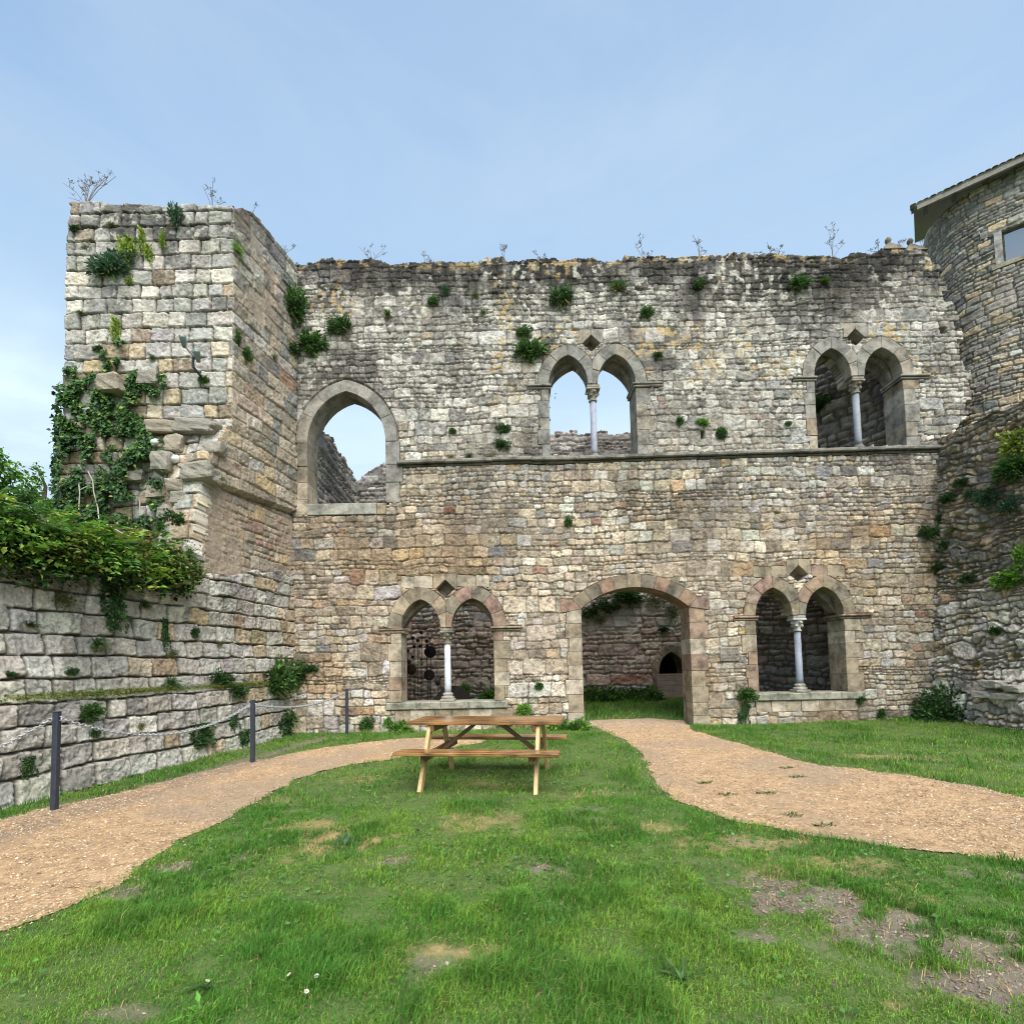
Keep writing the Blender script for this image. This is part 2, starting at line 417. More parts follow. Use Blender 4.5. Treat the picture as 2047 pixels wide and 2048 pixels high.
def half_curve(uL, uR, zs, za, soft=.45, n=25):
    """left half of a pointed arch; soft eases it towards an ellipse"""
    w = (uR - uL) / 2; h = za - zs; R = (w * w + h * h) / (2 * w); ta = math.acos(max(-1, min(1, (R - w) / R)))
    t = np.linspace(0, 1, n); P = np.stack([R - R * np.cos(ta * t), R * np.sin(ta * t)], -1); Q = np.stack([w - w * np.cos(t * math.pi / 2), h * np.sin(t * math.pi / 2)], -1)
    k = soft * (1 - .35 * t[:, None]); C = P + (Q - P) * k; C[-1] = (w, h); return C + [uL, zs]
def offs(C, d):
    tg = np.gradient(C, axis=0); nn = np.stack([-tg[:, 1], tg[:, 0]], -1); nn /= np.linalg.norm(nn, axis=1, keepdims=True); return C + nn * d
def pointed_inner(uL, uR, zs, za, grow=0., n=10, soft=.45):
    uc = (uL + uR) / 2; C = half_curve(uL, uR, zs, za, soft); 
    if grow: C = offs(C, grow); C = C[C[:, 0] < uc - .005]; C = np.concatenate([C, [(uc, za + grow * 1.1)]])
    L = [tuple(p) for p in C]; return L + [(2 * uc - p[0], p[1]) for p in L[::-1][1:]]
def pointed_ring(B, uL, uR, zs, za, th, nb, hf=.02, hb=-.3, tint='tan', clipL=None, clipR=None, cols=None, soft=.45):
    uc = (uL + uR) / 2; C = half_curve(uL, uR, zs, za, soft); O = offs(C, th); sl = np.concatenate([[0], np.cumsum(np.linalg.norm(np.diff(C, axis=0), axis=1))]); sl /= sl[-1]
    for side in (0, 1):
        cut = np.linspace(0, 1, nb + 1); cut[1:-1] += np.random.default_rng(int(abs(uL) * 100) + side + nb).uniform(-.05, .05, nb - 1)
        for k in range(nb):
            f = np.linspace(cut[k], cut[k + 1], 6); inn = [(np.interp(x, sl, C[:, 0]), np.interp(x, sl, C[:, 1])) for x in f]; out = [(np.interp(x, sl, O[:, 0]), np.interp(x, sl, O[:, 1])) for x in f[::-1]]
            if k == nb - 1: out = [(uc, za + th * 1.02)] + [p for p in out if p[0] < uc - .01]
            poly = inn + out
            if side: poly = [(2 * uc - p[0], p[1]) for p in poly]
            if clipL is not None: poly = clip_half(poly, 0, clipL, False)
            if clipR is not None: poly = clip_half(poly, 0, clipR, True)
            if len(poly) > 2 and abs(area(clean(poly))) > .002: B.block(poly, hf, hb, dcol(tint if random.random() < .8 else 'pink' if tint == 'tan' else 'grey'))
def jamb(B, u, z0, z1, sgn, hf=.015, hb=-.62, wr=(.2, .42), hr=(.26, .42), tint='tan'):
    """stack of blocks whose inner edge is the line u; sgn -1: blocks lie to the left"""
    z = z0; k = random.randint(0, 1)
    while z < z1 - .01:
        h = random.uniform(*hr)
        if z1 - z - h < hr[0] * .6: h = z1 - z
        w = wr[1] * random.uniform(.8, 1.05) if k % 2 else wr[0] * random.uniform(.9, 1.25); k += 1
        a, b = (u - w, u) if sgn < 0 else (u, u + w)
        B.block([(a, z), (b, z), (b, z + h), (a, z + h)], hf, hb, dcol(tint if random.random() < .75 else 'pale'))
        z += h

# ================================================================== GROUND
YW = 11.5
def gz(x, y):
    x = np.asarray(x, float); y = np.asarray(y, float)
    return .007 * np.clip(y, -20, 11.5) + .075 * np.clip(y - 11.8, 0, 4.2) + .05 * sstep(5, 10, x) * sstep(6, 11, y) \
        + .035 * (fbm(x * .55, y * .55, 3, 2) - .5)
def on_ground(px, py):
    d = ray(px, py); z = 0.05
    for _ in range(25):
        P = CAM + d * ((z - CAM[2]) / d[2]); z = float(gz(P[0], P[1]))
    return P
SL = .186; SD = np.array([-SL, -1, 0]) / math.hypot(SL, 1); SN = np.array([1, -SL, 0]) / math.hypot(SL, 1); SJ = np.array([-4.9, 11.5, 0])
def side_x(y): return SJ[0] - SL * (11.5 - y)
PATH_R = [(1182, 1452), (1205, 1462), (1251, 1481), (1293, 1526), (1315, 1569), (1345, 1596), (1389, 1616), (1450, 1637), (1537, 1658), (1660, 1676), (1802, 1700), (2047, 1728), (2400, 1760),
          (2400, 1640), (2047, 1595), (1950, 1574), (1855, 1558), (1720, 1538), (1640, 1530), (1569, 1514), (1500, 1494), (1442, 1477), (1400, 1465), (1376, 1456), (1368, 1441), (1290, 1436), (1180, 1441)]
PATH_L = [(-300, 1700), (0, 1638), (120, 1610), (265, 1580), (370, 1552), (477, 1527), (594, 1505), (700, 1488), (784, 1479), (900, 1473), (985, 1474), (960, 1486), (860, 1503), (795, 1519), (700, 1530), (636, 1544), (580, 1565), (530, 1601),
          (455, 1640), (392, 1668), (330, 1702), (276, 1739), (225, 1775), (170, 1804), (100, 1838), (0, 1868), (-300, 1960)]
PR = np.array([on_ground(*p)[:2] for p in PATH_R]); PL = np.array([on_ground(*p)[:2] for p in PATH_L])
def path_mask(x, y):
    wx = x + .20 * (fbm(x * 3.5, y * 3.5, 51, 4) - .5); wy = y + .20 * (fbm(x * 3.5, y * 3.5, 52, 4) - .5)
    return inside(PR, wx, wy) | inside(PL, wx, wy)
# worn places: pixel of the photo, radii in metres, depth of wear
BARE = [(1620, 1800, .42, .22, 1.), (1760, 1860, .5, .25, 1.), (1900, 1900, .45, .22, 1.), (1960, 1960, .4, .16, 1.), (1550, 1770, .25, .15, .8), (780, 1724, .3, .1, .8), (1050, 1735, .3, .16, .7), (890, 1935, .16, .1, .7),
        (1165, 1620, .35, .15, .5), (1190, 1640, .2, .12, .5), (360, 1735, .15, .15, .8), (1500, 1690, .4, .15, .35), (225, 2030, .2, .05, .5), (1060, 1810, .2, .1, .45), (480, 1720, .12, .08, .6), (2010, 1760, .3, .15, .5), (240, 1790, .3, .12, .7)]
STRAW = [(650, 1690, .45, .28, 1.), (620, 1655, .5, .3, .7), (960, 1650, .5, .3, .6), (1490, 1690, .5, .25, .8), (880, 1905, .3, .1, .8), (1650, 1740, .5, .2, .6), (1780, 1800, .4, .2, .6), (1160, 1590, .4, .2, .5), (720, 1560, .4, .25, .5), (1780, 1515, .9, .25, .6),
         (1300, 1650, .4, .2, .5), (560, 1600, .3, .2, .4), (980, 1570, .4, .25, .3), (1920, 1990, .3, .1, .6)]
_b = [(on_ground(p[0], p[1])[:2], p[2:]) for p in BARE]; _s = [(on_ground(p[0], p[1])[:2], p[2:]) for p in STRAW]
def wear(lst, x, y, sd):
    w = np.zeros_like(x); n = .6 * fbm(x * 5, y * 5, sd, 3) + .4 * fbm(x * 14, y * 14, sd + 5, 2)
    for (c, (rx, ry, k)) in lst:
        d = np.hypot((x - c[0]) / rx, (y - c[1]) / ry) * 1.22; w = np.maximum(w, k * sstep(1.45, .1, d + (n - .5) * 4.2))
    return w
def axis_pts(lo, hi, st, far):
    a = np.arange(lo, hi, st); g = []; k = st
    x = hi
    while x < far: g.append(x); k *= 1.35; x += k
    g.append(far); l = []; x = lo - st; k = st
    while x > -far: l.append(x); k *= 1.35; x -= k
    l.append(-far); return np.array(l[::-1] + list(a) + g)
gx = axis_pts(-7.2, 11, .045, 600); gy = axis_pts(1.2, 16.5, .045, 600)
GX, GY = np.meshgrid(gx, gy)
br = wear(_b, GX, GY, 61); sw = wear(_s, GX, GY, 62); n1 = fbm(GX * 7, GY * 7, 63, 3); n2 = fbm(GX * 1.3, GY * 1.3, 64, 2)
edge_soil = np.zeros_like(GX)
GZ = gz(GX, GY) + .022 * (n1 - .5)
pm = path_mask(GX, GY)
pc_ = pm.copy()
for it_ in range(3):
    p0_ = pc_.copy()
    for a_, b_ in ((1, 0), (-1, 0), (0, 1), (0, -1)): pc_ &= np.roll(p0_, (a_, b_), (0, 1))
GZ = np.where(pc_, GZ - .04, GZ - .006 * pm)
base = np.array([.085, .125, .034]) * (1 + .6 * (n1 - .5))[..., None]
soil = np.array([.185, .155, .122]) * (1 + .5 * (n1 - .5))[..., None]
straw = np.array([.36, .27, .12]) * (1 + .5 * (n1 - .5))[..., None]
gc = base + (straw - base) * np.clip(sw * .9, 0, 1)[..., None]; gc = gc + (soil - gc) * np.clip(br * 1.1, 0, 1)[..., None]
strip = np.exp(-((GX - (side_x(GY) + 1.15)) / .18) ** 2) * (GY < 10.8)            # trodden soil where the verge meets the path
gc = gc + (soil - gc) * np.clip(strip, 0, .9)[..., None]
idx = np.arange(GX.size).reshape(GX.shape)
q = np.stack([idx[:-1, :-1], idx[:-1, 1:], idx[1:, 1:], idx[1:, :-1]], -1).reshape(-1, 4)
ground = link('ground', mesh_np('ground', np.stack([GX, GY, GZ], -1).reshape(-1, 3), [q], gc.reshape(-1, 3)), M_SOIL)
tag(ground, 'grass-covered castle courtyard ground with worn bare soil patches', 'ground', kind='structure')

def make_path(name, poly, label):
    a = poly.min(0) - .1; b = poly.max(0) + .1; b[1] = min(b[1], 12.6); a[0] = max(a[0], -6.6); b[0] = min(b[0], 10.4)
    st = .022; xs = np.arange(a[0], b[0], st); ys = np.arange(a[1], b[1], st); X, Y = np.meshgrid(xs, ys)
    wx = X + .20 * (fbm(X * 3.5, Y * 3.5, 51, 4) - .5); wy = Y + .20 * (fbm(X * 3.5, Y * 3.5, 52, 4) - .5)
    K = inside(poly, wx, wy)
    n = fbm(X * 9, Y * 9, 71, 3); nn = fbm(X * 1.1, Y * 1.1, 72, 3); hi = vnoise(X * 45, Y * 45, 73)
    Z = gz(X, Y) + .004 + .010 * (n - .5) + .008 * (hi - .5)
    c = np.array([.43, .29, .163]) * (1 + .35 * (n - .5) + .7 * (hi - .5))[..., None]
    c = c + (np.array([.34, .255, .175]) * (1 + .4 * (hi - .5))[..., None] - c) * sstep(.45, .7, nn)[..., None] * .9
    dirt = sstep(3.2, 1.8, Y) * 0 + np.exp(-((X - (side_x(Y) + 1.3)) / .35) ** 2) * (Y < 11)
    c = c + (np.array([.23, .175, .13]) - c) * np.clip(dirt * 1.2 * sstep(.25, .6, n), 0, .85)[..., None]
    inner = sstep(10.9, 11.7, Y)
    c = c + (np.array([.33, .26, .20]) - c) * (inner * .7)[..., None]
    Fm = K[:-1, :-1] & K[1:, :-1] & K[:-1, 1:] & K[1:, 1:]
    idx = np.arange(X.size).reshape(X.shape); q = np.stack([idx[:-1, :-1], idx[:-1, 1:], idx[1:, 1:], idx[1:, :-1]], -1)[Fm]
    u = np.zeros(X.size, bool); u[q.ravel()] = True; mp = np.cumsum(u) - 1
    o = link(name, mesh_np(name, np.stack([X, Y, Z], -1).reshape(-1, 3)[u], [mp[q]], np.clip(c.reshape(-1, 3)[u], .02, .8)), M_GRAVEL)
    return tag(o, label, 'path', kind='structure')
make_path('gravel_path', PR, 'orange gravel path curving out of the arched doorway to the right')
make_path('gravel_path', PL, 'tan gravel path along the low wall and chain posts')

# ================================================================== MAIN WALL
def wmap(u, v, h): return np.stack(np.broadcast_arrays(u, YW - np.asarray(h, float), v), -1).astype(float)
def wmap1(u, v, h): return (u, YW - h, v)
def W(px, py): p = at_y(px, py, YW); return (p[0], p[2])
TOP = [(570, 533), (600, 529), (645, 517), (665, 515), (668, 522), (700, 519), (735, 521), (740, 516), (770, 522), (800, 526), (850, 524), (900, 526), (955, 525), (957, 519), (980, 514), (1010, 515), (1012, 521), (1048, 519), (1052, 514), (1110, 515),
       (1115, 521), (1145, 521), (1185, 514), (1205, 519), (1242, 523), (1248, 511), (1297, 513), (1350, 514), (1400, 509), (1450, 507), (1500, 505), (1540, 504), (1560, 508), (1659, 512), (1681, 516), (1703, 508), (1735, 505), (1761, 497), (1808, 498), (1837, 495), (1862, 506), (1900, 520)]
_t = np.array([W(*p) for p in TOP])
def wall_top(u): return np.interp(u, _t[:, 0], _t[:, 1])
RIGHT = [(1858, 480), (1864, 510), (1880, 560), (1905, 640), (1922, 700), (1935, 780), (1935, 830), (1912, 866), (1903, 880), (1903, 905)]
_rt = np.array([W(*p) for p in RIGHT])[::-1]
ruin = root('ruined_wall', (2.5, YW, .08), 'tall two-storey ruined stone facade pierced by arched windows and a doorway', 'ruined wall', kind='thing')

def seg_arc(uL, uR, zs, za, n=24):
    uc = (uL + uR) / 2; w = (uR - uL) / 2; h = za - zs; R = (w * w + h * h) / (2 * h); zc = za - R; t = math.asin(w / R)
    return uc, zc, R, t
holes = []; BL = []
def twin(px):
    """measured pixels -> wall coordinates of a pair of lights"""
    d = {}
    d['uL'] = W(px['L'], px['spr'])[0]; d['uR'] = W(px['R'], px['spr'])[0]; d['a'] = W(px['c0'], px['spr'])[0]; d['b'] = W(px['c1'], px['spr'])[0]
    d['zs'] = W((px['L'] + px['R']) / 2, px['spr'])[1]; d['z0'] = W((px['L'] + px['R']) / 2, px['sill'])[1]
    d['za'] = (W(*px['ap0'])[1] + W(*px['ap1'])[1]) / 2
    return d
TW = {
    'centre': dict(L=1097, c0=1175, c1=1195, R=1270, spr=768, ap0=(1137, 712), ap1=(1233, 708), sill=914, dia=(1182, 690), tint='grey', th=.26, label='grey twin lancet window open to the sky above the doorway'),
    'upper': dict(L=1627, c0=1701, c1=1728, R=1803, spr=752, ap0=(1667, 698), ap1=(1759, 694), sill=893, dia=(1710, 678), tint='grey', th=.27, label='grey twin lancet window with dark stonework behind it'),
    'lower': dict(L=802, c0=880, c1=903, R=986, spr=1255, ap0=(838, 1199), ap1=(943, 1197), sill=1403, dia=(890, 1181), tint='tan', th=.30, label='tan twin window with rusted discs visible through it'),
    'right': dict(L=1510, c0=1583, c1=1611, R=1686, spr=1230, ap0=(1545, 1175), ap1=(1648, 1174), sill=1385, dia=(1597, 1152), tint='tan', th=.27, label='tan twin window with blue-grey column beside the plaque')}
def half_tone(t): return t
SHAFT = {'centre': (.28, .30, .37), 'upper': (.22, .245, .28), 'lower': (.56, .60, .66), 'right': (.25, .285, .335)}
column_sets = []
for key, px in TW.items():
    d = twin(px); B = Blocks(wmap1); tn = px['tint']; xc = (d['a'] + d['b']) / 2; th = px['th']
    uL, uR, zs, z0, za = d['uL'], d['uR'], d['zs'], d['z0'], d['za']
    imp = .11
    pointed_ring(B, uL, d['a'], zs, za, th, 3, .02, -.28, tn, clipR=xc)
    pointed_ring(B, d['b'], uR, zs, za, th, 3, .02, -.28, tn, clipL=xc)
    jl = z0 - (.0 if key in ('lower', 'right') else .05)
    jamb(B, uL, jl, zs - imp, -1, tint=tn, wr=(.2, .3) if tn == 'grey' else (.22, .34)); jamb(B, uR, jl, zs - imp, 1, tint='pale' if key == 'right' else tn, wr=(.24, .4))
    dc = W(*px['dia']); hd = .205; dc = (dc[0], dc[1] + .045)
    blk = [(dc[0] - .28, dc[1] + .0), (dc[0] - hd, dc[1]), (dc[0], dc[1] + hd), (dc[0] + hd, dc[1]), (dc[0] + .28, dc[1]), (dc[0] + .27, dc[1] + .34), (dc[0] - .27, dc[1] + .34)]
    B.block([(blk[0][0], blk[0][1]), blk[1], blk[2], (dc[0], dc[1] + .34), blk[6]], .012, -.25, dcol('grey' if tn == 'grey' else 'tan'), gap=.001)
    B.block([blk[2], blk[3], blk[4], blk[5], (dc[0], dc[1] + .34)], .012, -.25, dcol('grey' if tn == 'grey' else 'tan'), gap=.001)
    if tn == 'tan':                        # course of cut stone above the arches
        for s in (-1, 1):
            u = dc[0] + s * .28
            for w in ((.42, .3) if key == 'lower' else (.36, .40)):
                a, b = sorted((u, u + s * w)); zb = za + th * .93
                zt = dc[1] + .34 - (.1 if key == 'right' else 0)
                if zt - zb > .1: B.block([(a, zb), (b, zb - .04), (b, zt - .06), (a, zt - .03)], .012, -.2, dcol('pale' if key == 'lower' else 'tan'))
                u += s * w
    # rear arch closing the back of the reveal
    uc, zc, R, t = seg_arc(uL, uR, zs + .05, za + .06)
    arc = [(uc + R * math.sin(x), zc + R * math.cos(x)) for x in np.linspace(t, -t, 21)]
    B.block([(uL - .2, za + .55), (uL - .2, zs + .05)] + [(uL, zs + .05)] + arc[::-1][1:-1] + [(uR, zs + .05), (uR + .2, zs + .05), (uR + .2, za + .55)], -.30, -.62, (.25, .22, .18), reg=False, ch=.02)
    o = B.build('twin_window', M_DRESS, ruin); tag(o, px['label'])
    BL += B.polys
    # imposts
    for s, u in ((-1, uL), (1, uR)):
        I = Blocks(wmap1)
        wd = .5 if s < 0 else .62
        a, b = sorted((u - s * .05, u + s * wd))
        I.block([(a, zs - imp), (b, zs - imp), (b, zs - .05), (a, zs - .05)], .045, -.62, dcol(tn), ch=.02)
        I.block([(a - .02 * (s > 0), zs - .05), (b, zs - .05), (b, zs), (a - .02 * (s > 0), zs)], .075, -.62, dcol(tn), ch=.012)
        I.build('impost', M_DRESS, o); BL += I.polys
    # column
    cw = d['b'] - d['a']; rs = .073; yc = YW + .13; bs = z0 + (.02 if key == 'centre' else 0)
    hc = .36 if key != 'lower' else .36; bh = .09 if key in ('centre', 'upper') else .2
    Sh = MB(); Sh.lathe((xc + .01, yc, bs + bh), [(rs * 1.04, 0), (rs, .1), (rs * .97, zs - hc - bs - bh)], 20, SHAFT[key]); Sh.build('column_shaft', M_MARBLE, o, True)
    Cp = MB(); cc = (.30, .27, .22) if key != 'right' else (.42, .41, .39)
    Cp.lathe((xc + .01, yc, zs - hc), [(rs * 1.3, 0), (rs * 1.35, .025), (rs * 1.05, .04), (rs * 1.1, .09), (rs * 1.45, .17), (rs * 1.85, .24)], 16, cc)
    for k in range(8):
        t = k * math.pi / 4 + .2; r0 = rs * (1.35 if k % 2 else 1.7); zz = zs - hc + (.12 if k % 2 else .19)
        Cp.lathe((xc + .01 + r0 * math.cos(t), yc + r0 * math.sin(t), zz - .035), [(.008, 0), (.034, .02), (.038, .04), (.024, .065), (.006, .075)], 8, cc)
    Cp.box((xc - rs * 2.0, yc - rs * 2.0, zs - hc + .24), (xc + rs * 2.0 + .02, yc + rs * 2.0, zs - hc + .29), cc, ch=.012)
    Cp.box((xc - rs * 1.8, yc - rs * 1.8, zs - hc + .29), (xc + rs * 1.8 + .02, yc + rs * 1.8, zs + .0), tuple(c * .9 for c in cc), ch=.012)
    Cp.build('capital', M_DRESS, o)
    if bh > .1:
        Bs = MB(); Bs.box((xc - .15, yc - .15, bs), (xc + .17, yc + .15, bs + .06), (.34, .32, .27), ch=.01)
        Bs.lathe((xc + .01, yc, bs + .06), [(.14, 0), (.15, .02), (.145, .045), (.115, .055), (.105, .075), (.12, .09), (.118, .11), (.095, .125), (.09, .14)], 18, (.36, .34, .29)); Bs.build('column_base', M_DRESS, o)
    else:
        Bs = MB(); Bs.lathe((xc + .01, yc, bs - .03), [(.12, 0), (.125, .05), (.1, .08), (.09, .12)], 14, (.2, .19, .18)); Bs.build('column_base', M_DRESS, o)
    # sill
    S = Blocks(wmap1)
    if key in ('lower', 'right'):
        sx = (W(772, 1410)[0], W(1015, 1410)[0]) if key == 'lower' else (W(1492, 1390)[0], W(1729, 1390)[0])
        x = sx[0]
        while x < sx[1] - .05:
            w = random.uniform(.5, .75); w = w if sx[1] - x - w > .3 else sx[1] - x
            k = random.uniform(.8, 1.1); g = random.uniform(0, 1)
            S.block([(x, z0 - .17), (x + w, z0 - .17), (x + w, z0), (x, z0)], .07, -.62, ((.32 + .05 * g) * k, (.32 + .02 * g) * k, (.25 + .03 * g) * k), ch=.02); x += w
        x = sx[0] + .2
        while x < sx[1] - .25:              # cut blocks under the sill
            w = random.uniform(.32, .55); S.block([(x, z0 - .42), (x + w, z0 - .42), (x + w, z0 - .175), (x, z0 - .175)], .02, -.2, dcol('pale')); x += w
        S.build('sill', M_DRESS, o); BL += S.polys
    else:
        for k in range(26):
            x = random.uniform(uL, uR); r0 = random.uniform(.04, .09); y = random.uniform(-.5, -.02); h = random.uniform(.03, .12)
            S.block([(x - r0, z0 - .06), (x + r0, z0 - .06), (x + r0 * .8, z0 + h), (x - r0 * .7, z0 + h * .9)], y, y - .14, dcol('grey'), reg=False, ch=.02)
        S.build('sill', M_DRESS, o)
    g = .07
    li = [p for p in pointed_inner(uL, d['a'], zs, za, g) if p[0] <= xc]; ri = [p for p in pointed_inner(d['b'], uR, zs, za, g) if p[0] >= xc]
    holes.append([(uL - g, z0 - .02)] + li + ri + [(uR + g, z0 - .02)])
    holes.append([(dc[0] - hd, dc[1]), (dc[0], dc[1] + hd), (dc[0] + hd, dc[1]), (dc[0], dc[1] - hd)])
    column_sets.append((key, xc, zs, z0))

# tall arched window next to the tower
uL = W(615, 900)[0]; uR = W(771, 900)[0]; zs = W(690, 885)[1]; za = W(692, 783)[1]; z0 = W(690, 1007)[1]
B = Blocks(wmap1)
pointed_ring(B, uL, uR, zs, za, .27, 3, .02, -.35, 'grey', soft=.3)
jamb(B, uL, W(600, 1030)[1], zs, -1, tint='tan', wr=(.25, .26), hr=(.34, .5)); jamb(B, uR, z0, zs, 1, tint='grey', wr=(.3, .42), hr=(.34, .5))
B.block([(uL, W(690, 1030)[1]), (W(753, 1025)[0], W(690, 1030)[1]), (W(753, 1025)[0], z0), (uL, z0)], .03, -.62, (.34, .335, .29), ch=.012)
B.block([(W(753, 1025)[0], W(690, 1030)[1]), (uR, W(690, 1030)[1]), (uR, z0), (W(753, 1025)[0], z0)], .0, -.62, dcol('tan'), ch=.012)
pointed_ring(B, uL, uR, zs, za + .02, .3, 2, -.36, -.62, 'grey', soft=.3)
o = B.build('arched_window', M_DRESS, ruin); tag(o, 'large single pointed window open to the sky beside the tower'); BL += B.polys
holes.append([(uL - .07, z0 - .05)] + pointed_inner(uL, uR, zs, za, .07, soft=.3) + [(uR + .07, z0 - .05)])

# doorway
uL = W(1164, 1300)[0]; uR = W(1380, 1300)[0]; zs = W(1271, 1216)[1]; za = W(1271, 1178)[1]
za = zs + (W(1271, 1178)[1] - W(1271, 1217)[1]) * 1.06
uc, zc, R, t = seg_arc(uL, uR, zs, za); B = Blocks(wmap1); th = .30; nb = 9
zs2 = zs
for k in range(nb):
    a, b = -t + 2 * t * k / nb, -t + 2 * t * (k + 1) / nb
    poly = [(uc + R * math.sin(x), zc + R * math.cos(x)) for x in np.linspace(a, b, 4)] + [(uc + (R + th) * math.sin(x), zc + (R + th) * math.cos(x)) for x in np.linspace(b, a, 4)]
    B.block(poly, .03, -.62, random.choice([(.27, .22, .15), (.24, .20, .14), (.29, .195, .135), (.19, .165, .125), (.31, .25, .17)]))
for s in (-1, 1):
    u = uL if s < 0 else uR
    tx = (uc + s * (R + th) * math.sin(t), zc + (R + th) * math.cos(t)); w = .46
    B.block([(u, zs), (u + s * w, zs - .08), (u + s * w, tx[1] + .02), tx], .03, -.62, (.32, .21, .155) if s < 0 else (.30, .215, .17))
    jamb(B, u, .0, zs - (.0 if s < 0 else 0), s, tint='tan' if s > 0 else 'pale', wr=(.3, .4), hr=(.28, .42))
o = B.build('doorway', M_DRESS, ruin); tag(o, 'wide doorway under a low segmental arch of brown voussoirs'); BL += B.polys
g = .07; holes.append([(uL - g, -.3), (uL - g, zs)] + [(uc + (R + g) * math.sin(x), zc + (R + g) * math.cos(x)) for x in np.linspace(-t, t, 20)] + [(uR + g, zs), (uR + g, -.3)])
DOOR = (uL, uR)

# string course
pts = [W(795, 930), W(1000, 923), W(1184, 920), W(1450, 911), W(1700, 903), W(1902, 898)]
B = Blocks(wmap1); x = pts[0][0]; xe = pts[-1][0]; pu = [p[0] for p in pts]; pz = [p[1] for p in pts]
while x < xe - .02:
    w = random.uniform(.55, 1.1); w = w if xe - x - w > .4 else xe - x
    za_, zb_ = np.interp(x, pu, pz), np.interp(x + w, pu, pz); k = random.uniform(.75, 1.1); j = random.uniform(-.008, .008)
    B.block([(x, za_ - .07 + j), (x + w, zb_ - .07 + j), (x + w, zb_ - .01 + j), (x, za_ - .01 + j)], .05, -.1, (.14 * k, .13 * k, .11 * k), ch=.03, gap=.002)
    B.block([(x, za_ - .01 + j), (x + w, zb_ - .01 + j), (x + w, zb_ + .075 + j), (x, za_ + .075 + j)], .11, -.1, (.22 * k, .21 * k, .185 * k), ch=.018, gap=.002)
    x += w
B.build('string_course', M_DRESS, ruin); BL += B.polys

# masonry of the facade
r = np.random.default_rng(11); rects = []; z = -.25
def zone(z0, z1, *a): 
    rects.extend(courses(-5.4, 11.6, z0, z1, *a, r))
zone(-.25, 1.3, (.26, .42), (.4, 1.2), [1, 2, 2, 2, 3], (.85, 2.0))
zone(1.3, 3.95, (.26, .44), (.5, 1.6), [1, 2, 2, 2, 3], (.85, 2.2))
zone(3.95, 4.5, (.25, .29), (1.0, 3), [1, 1, 1, 2], (1.0, 1.8))
zone(4.5, 5.4, (.26, .40), (.5, 1.6), [2, 2, 2, 3], (.85, 2.0))
zone(5.4, 6.15, (.24, .34), (.6, 2.0), [1, 1, 2, 2], (.9, 1.7))
zone(6.15, 8.9, (.22, .36), (.5, 1.6), [1, 1, 2, 2, 2], (.8, 1.7))
zone(8.9, 11.2, (.24, .38), (.5, 1.6), [1, 2, 2, 2, 3], (.85, 1.8))
def col_main(cx, cy, r, n):
    c = pick(r, TAN, n, .17); g = pick(r, GREY, n, .17) * 1.08; w = pick(r, WARM, n); p = pick(r, PALE, n)
    c = c + (c.mean(1, keepdims=True) * np.array([1.06, 1., .9]) - c) * .30
    gr = sstep(4.3, 7.4, cy + 2.0 * (vnoise(cx * .35, cy * .4, 5) - .5) + .09 * (cx - 2)) * .93
    pick_g = r.random(n) < gr + .06; c[pick_g] = g[pick_g]
    k = r.random(n) < np.interp(cy, [0, 3, 5, 6.5, 9], [.09, .11, .07, .02, .01]); c[k] = .6 * w[k] + .4 * c[k]
    k = r.random(n) < np.interp(cy, [0, 1.5, 3, 6, 8, 11], [.28, .14, .07, .16, .2, .06]); c[k] = p[k]
    brown = sstep(1.8, .0, np.hypot((cx + 4.2) / 1.4, (cy - 3.6) / 1.8)); c = c * (1 - .25 * brown)[:, None]
    return c
def post_main(U, Vv, C, H, cid, d):
    dt = wall_top(U) - Vv
    n = fbm(U * 1.2, Vv * 1.2, 81, 4); st = fbm(U * 5, Vv * .7, 82, 3)
    dk = sstep(1.55, .45, dt + 1.7 * (n - .5) + .9 * (st - .5)) * sstep(.30, .50, .6 * n + .4 * st + .08) * (1 - .45 * sstep(.62, .75, fbm(U * 7, Vv * 7, 80, 3)))
    C = C * (1 - .82 * dk)[..., None]
    gy = sstep(6.0, 8.0, Vv + 1.2 * (n - .5)); g = C.mean(-1, keepdims=True)
    C = C + (g * np.array([1.03, 1.0, .94]) - C) * (.45 * gy)[..., None]
    stain = sstep(.52, .66, fbm(U * .9, Vv * .6, 83, 5)) * sstep(2.5, 6.5, Vv); C = C * (1 - .50 * stain)[..., None]
    br_ = sstep(.50, .64, fbm(U * .7, Vv * .8, 92, 5)) * sstep(6, 3.5, Vv); C = C * (1 - br_[..., None] * np.array([.15, .25, .36]))
    spk = sstep(.58, .70, fbm(U * 13, Vv * 13, 93, 3)); C = C * (1 - .35 * spk)[..., None]
    low = sstep(.7, .0, Vv - .1 + .5 * (n - .5)); C = C * (1 - .12 * low)[..., None]
    # lichen: pale crusts and ochre spots
    sp = fbm(U * 9, Vv * 9, 84, 3); ar = sstep(.45, .6, fbm(U * .9, Vv * .9, 85, 2)) * sstep(5.5, 8.5, Vv)
    lk = sstep(.58, .68, sp) * ar; C = C + (np.array([.56, .54, .47]) - C) * (.75 * lk)[..., None]
    sp2 = fbm(U * 8, Vv * 8, 86, 3); ar2 = np.maximum(sstep(.58, .70, fbm(U * .8, Vv * 1.1, 87, 2)) * sstep(6.5, 9, Vv), sstep(.25, .05, dt) * .9)
    lk2 = sstep(.55, .66, sp2) * ar2; C = C + (np.array([.46, .34, .17]) - C) * (.75 * lk2)[..., None]
    return C, H
ltop = lambda U: wall_top(U) + .10 * (np.floor(vnoise(np.floor(U * 4.2) + .5, U * 0, 88) * 3) / 3 - .4) + .05 * (fbm(U * 9, U * 0, 89, 2) - .5)
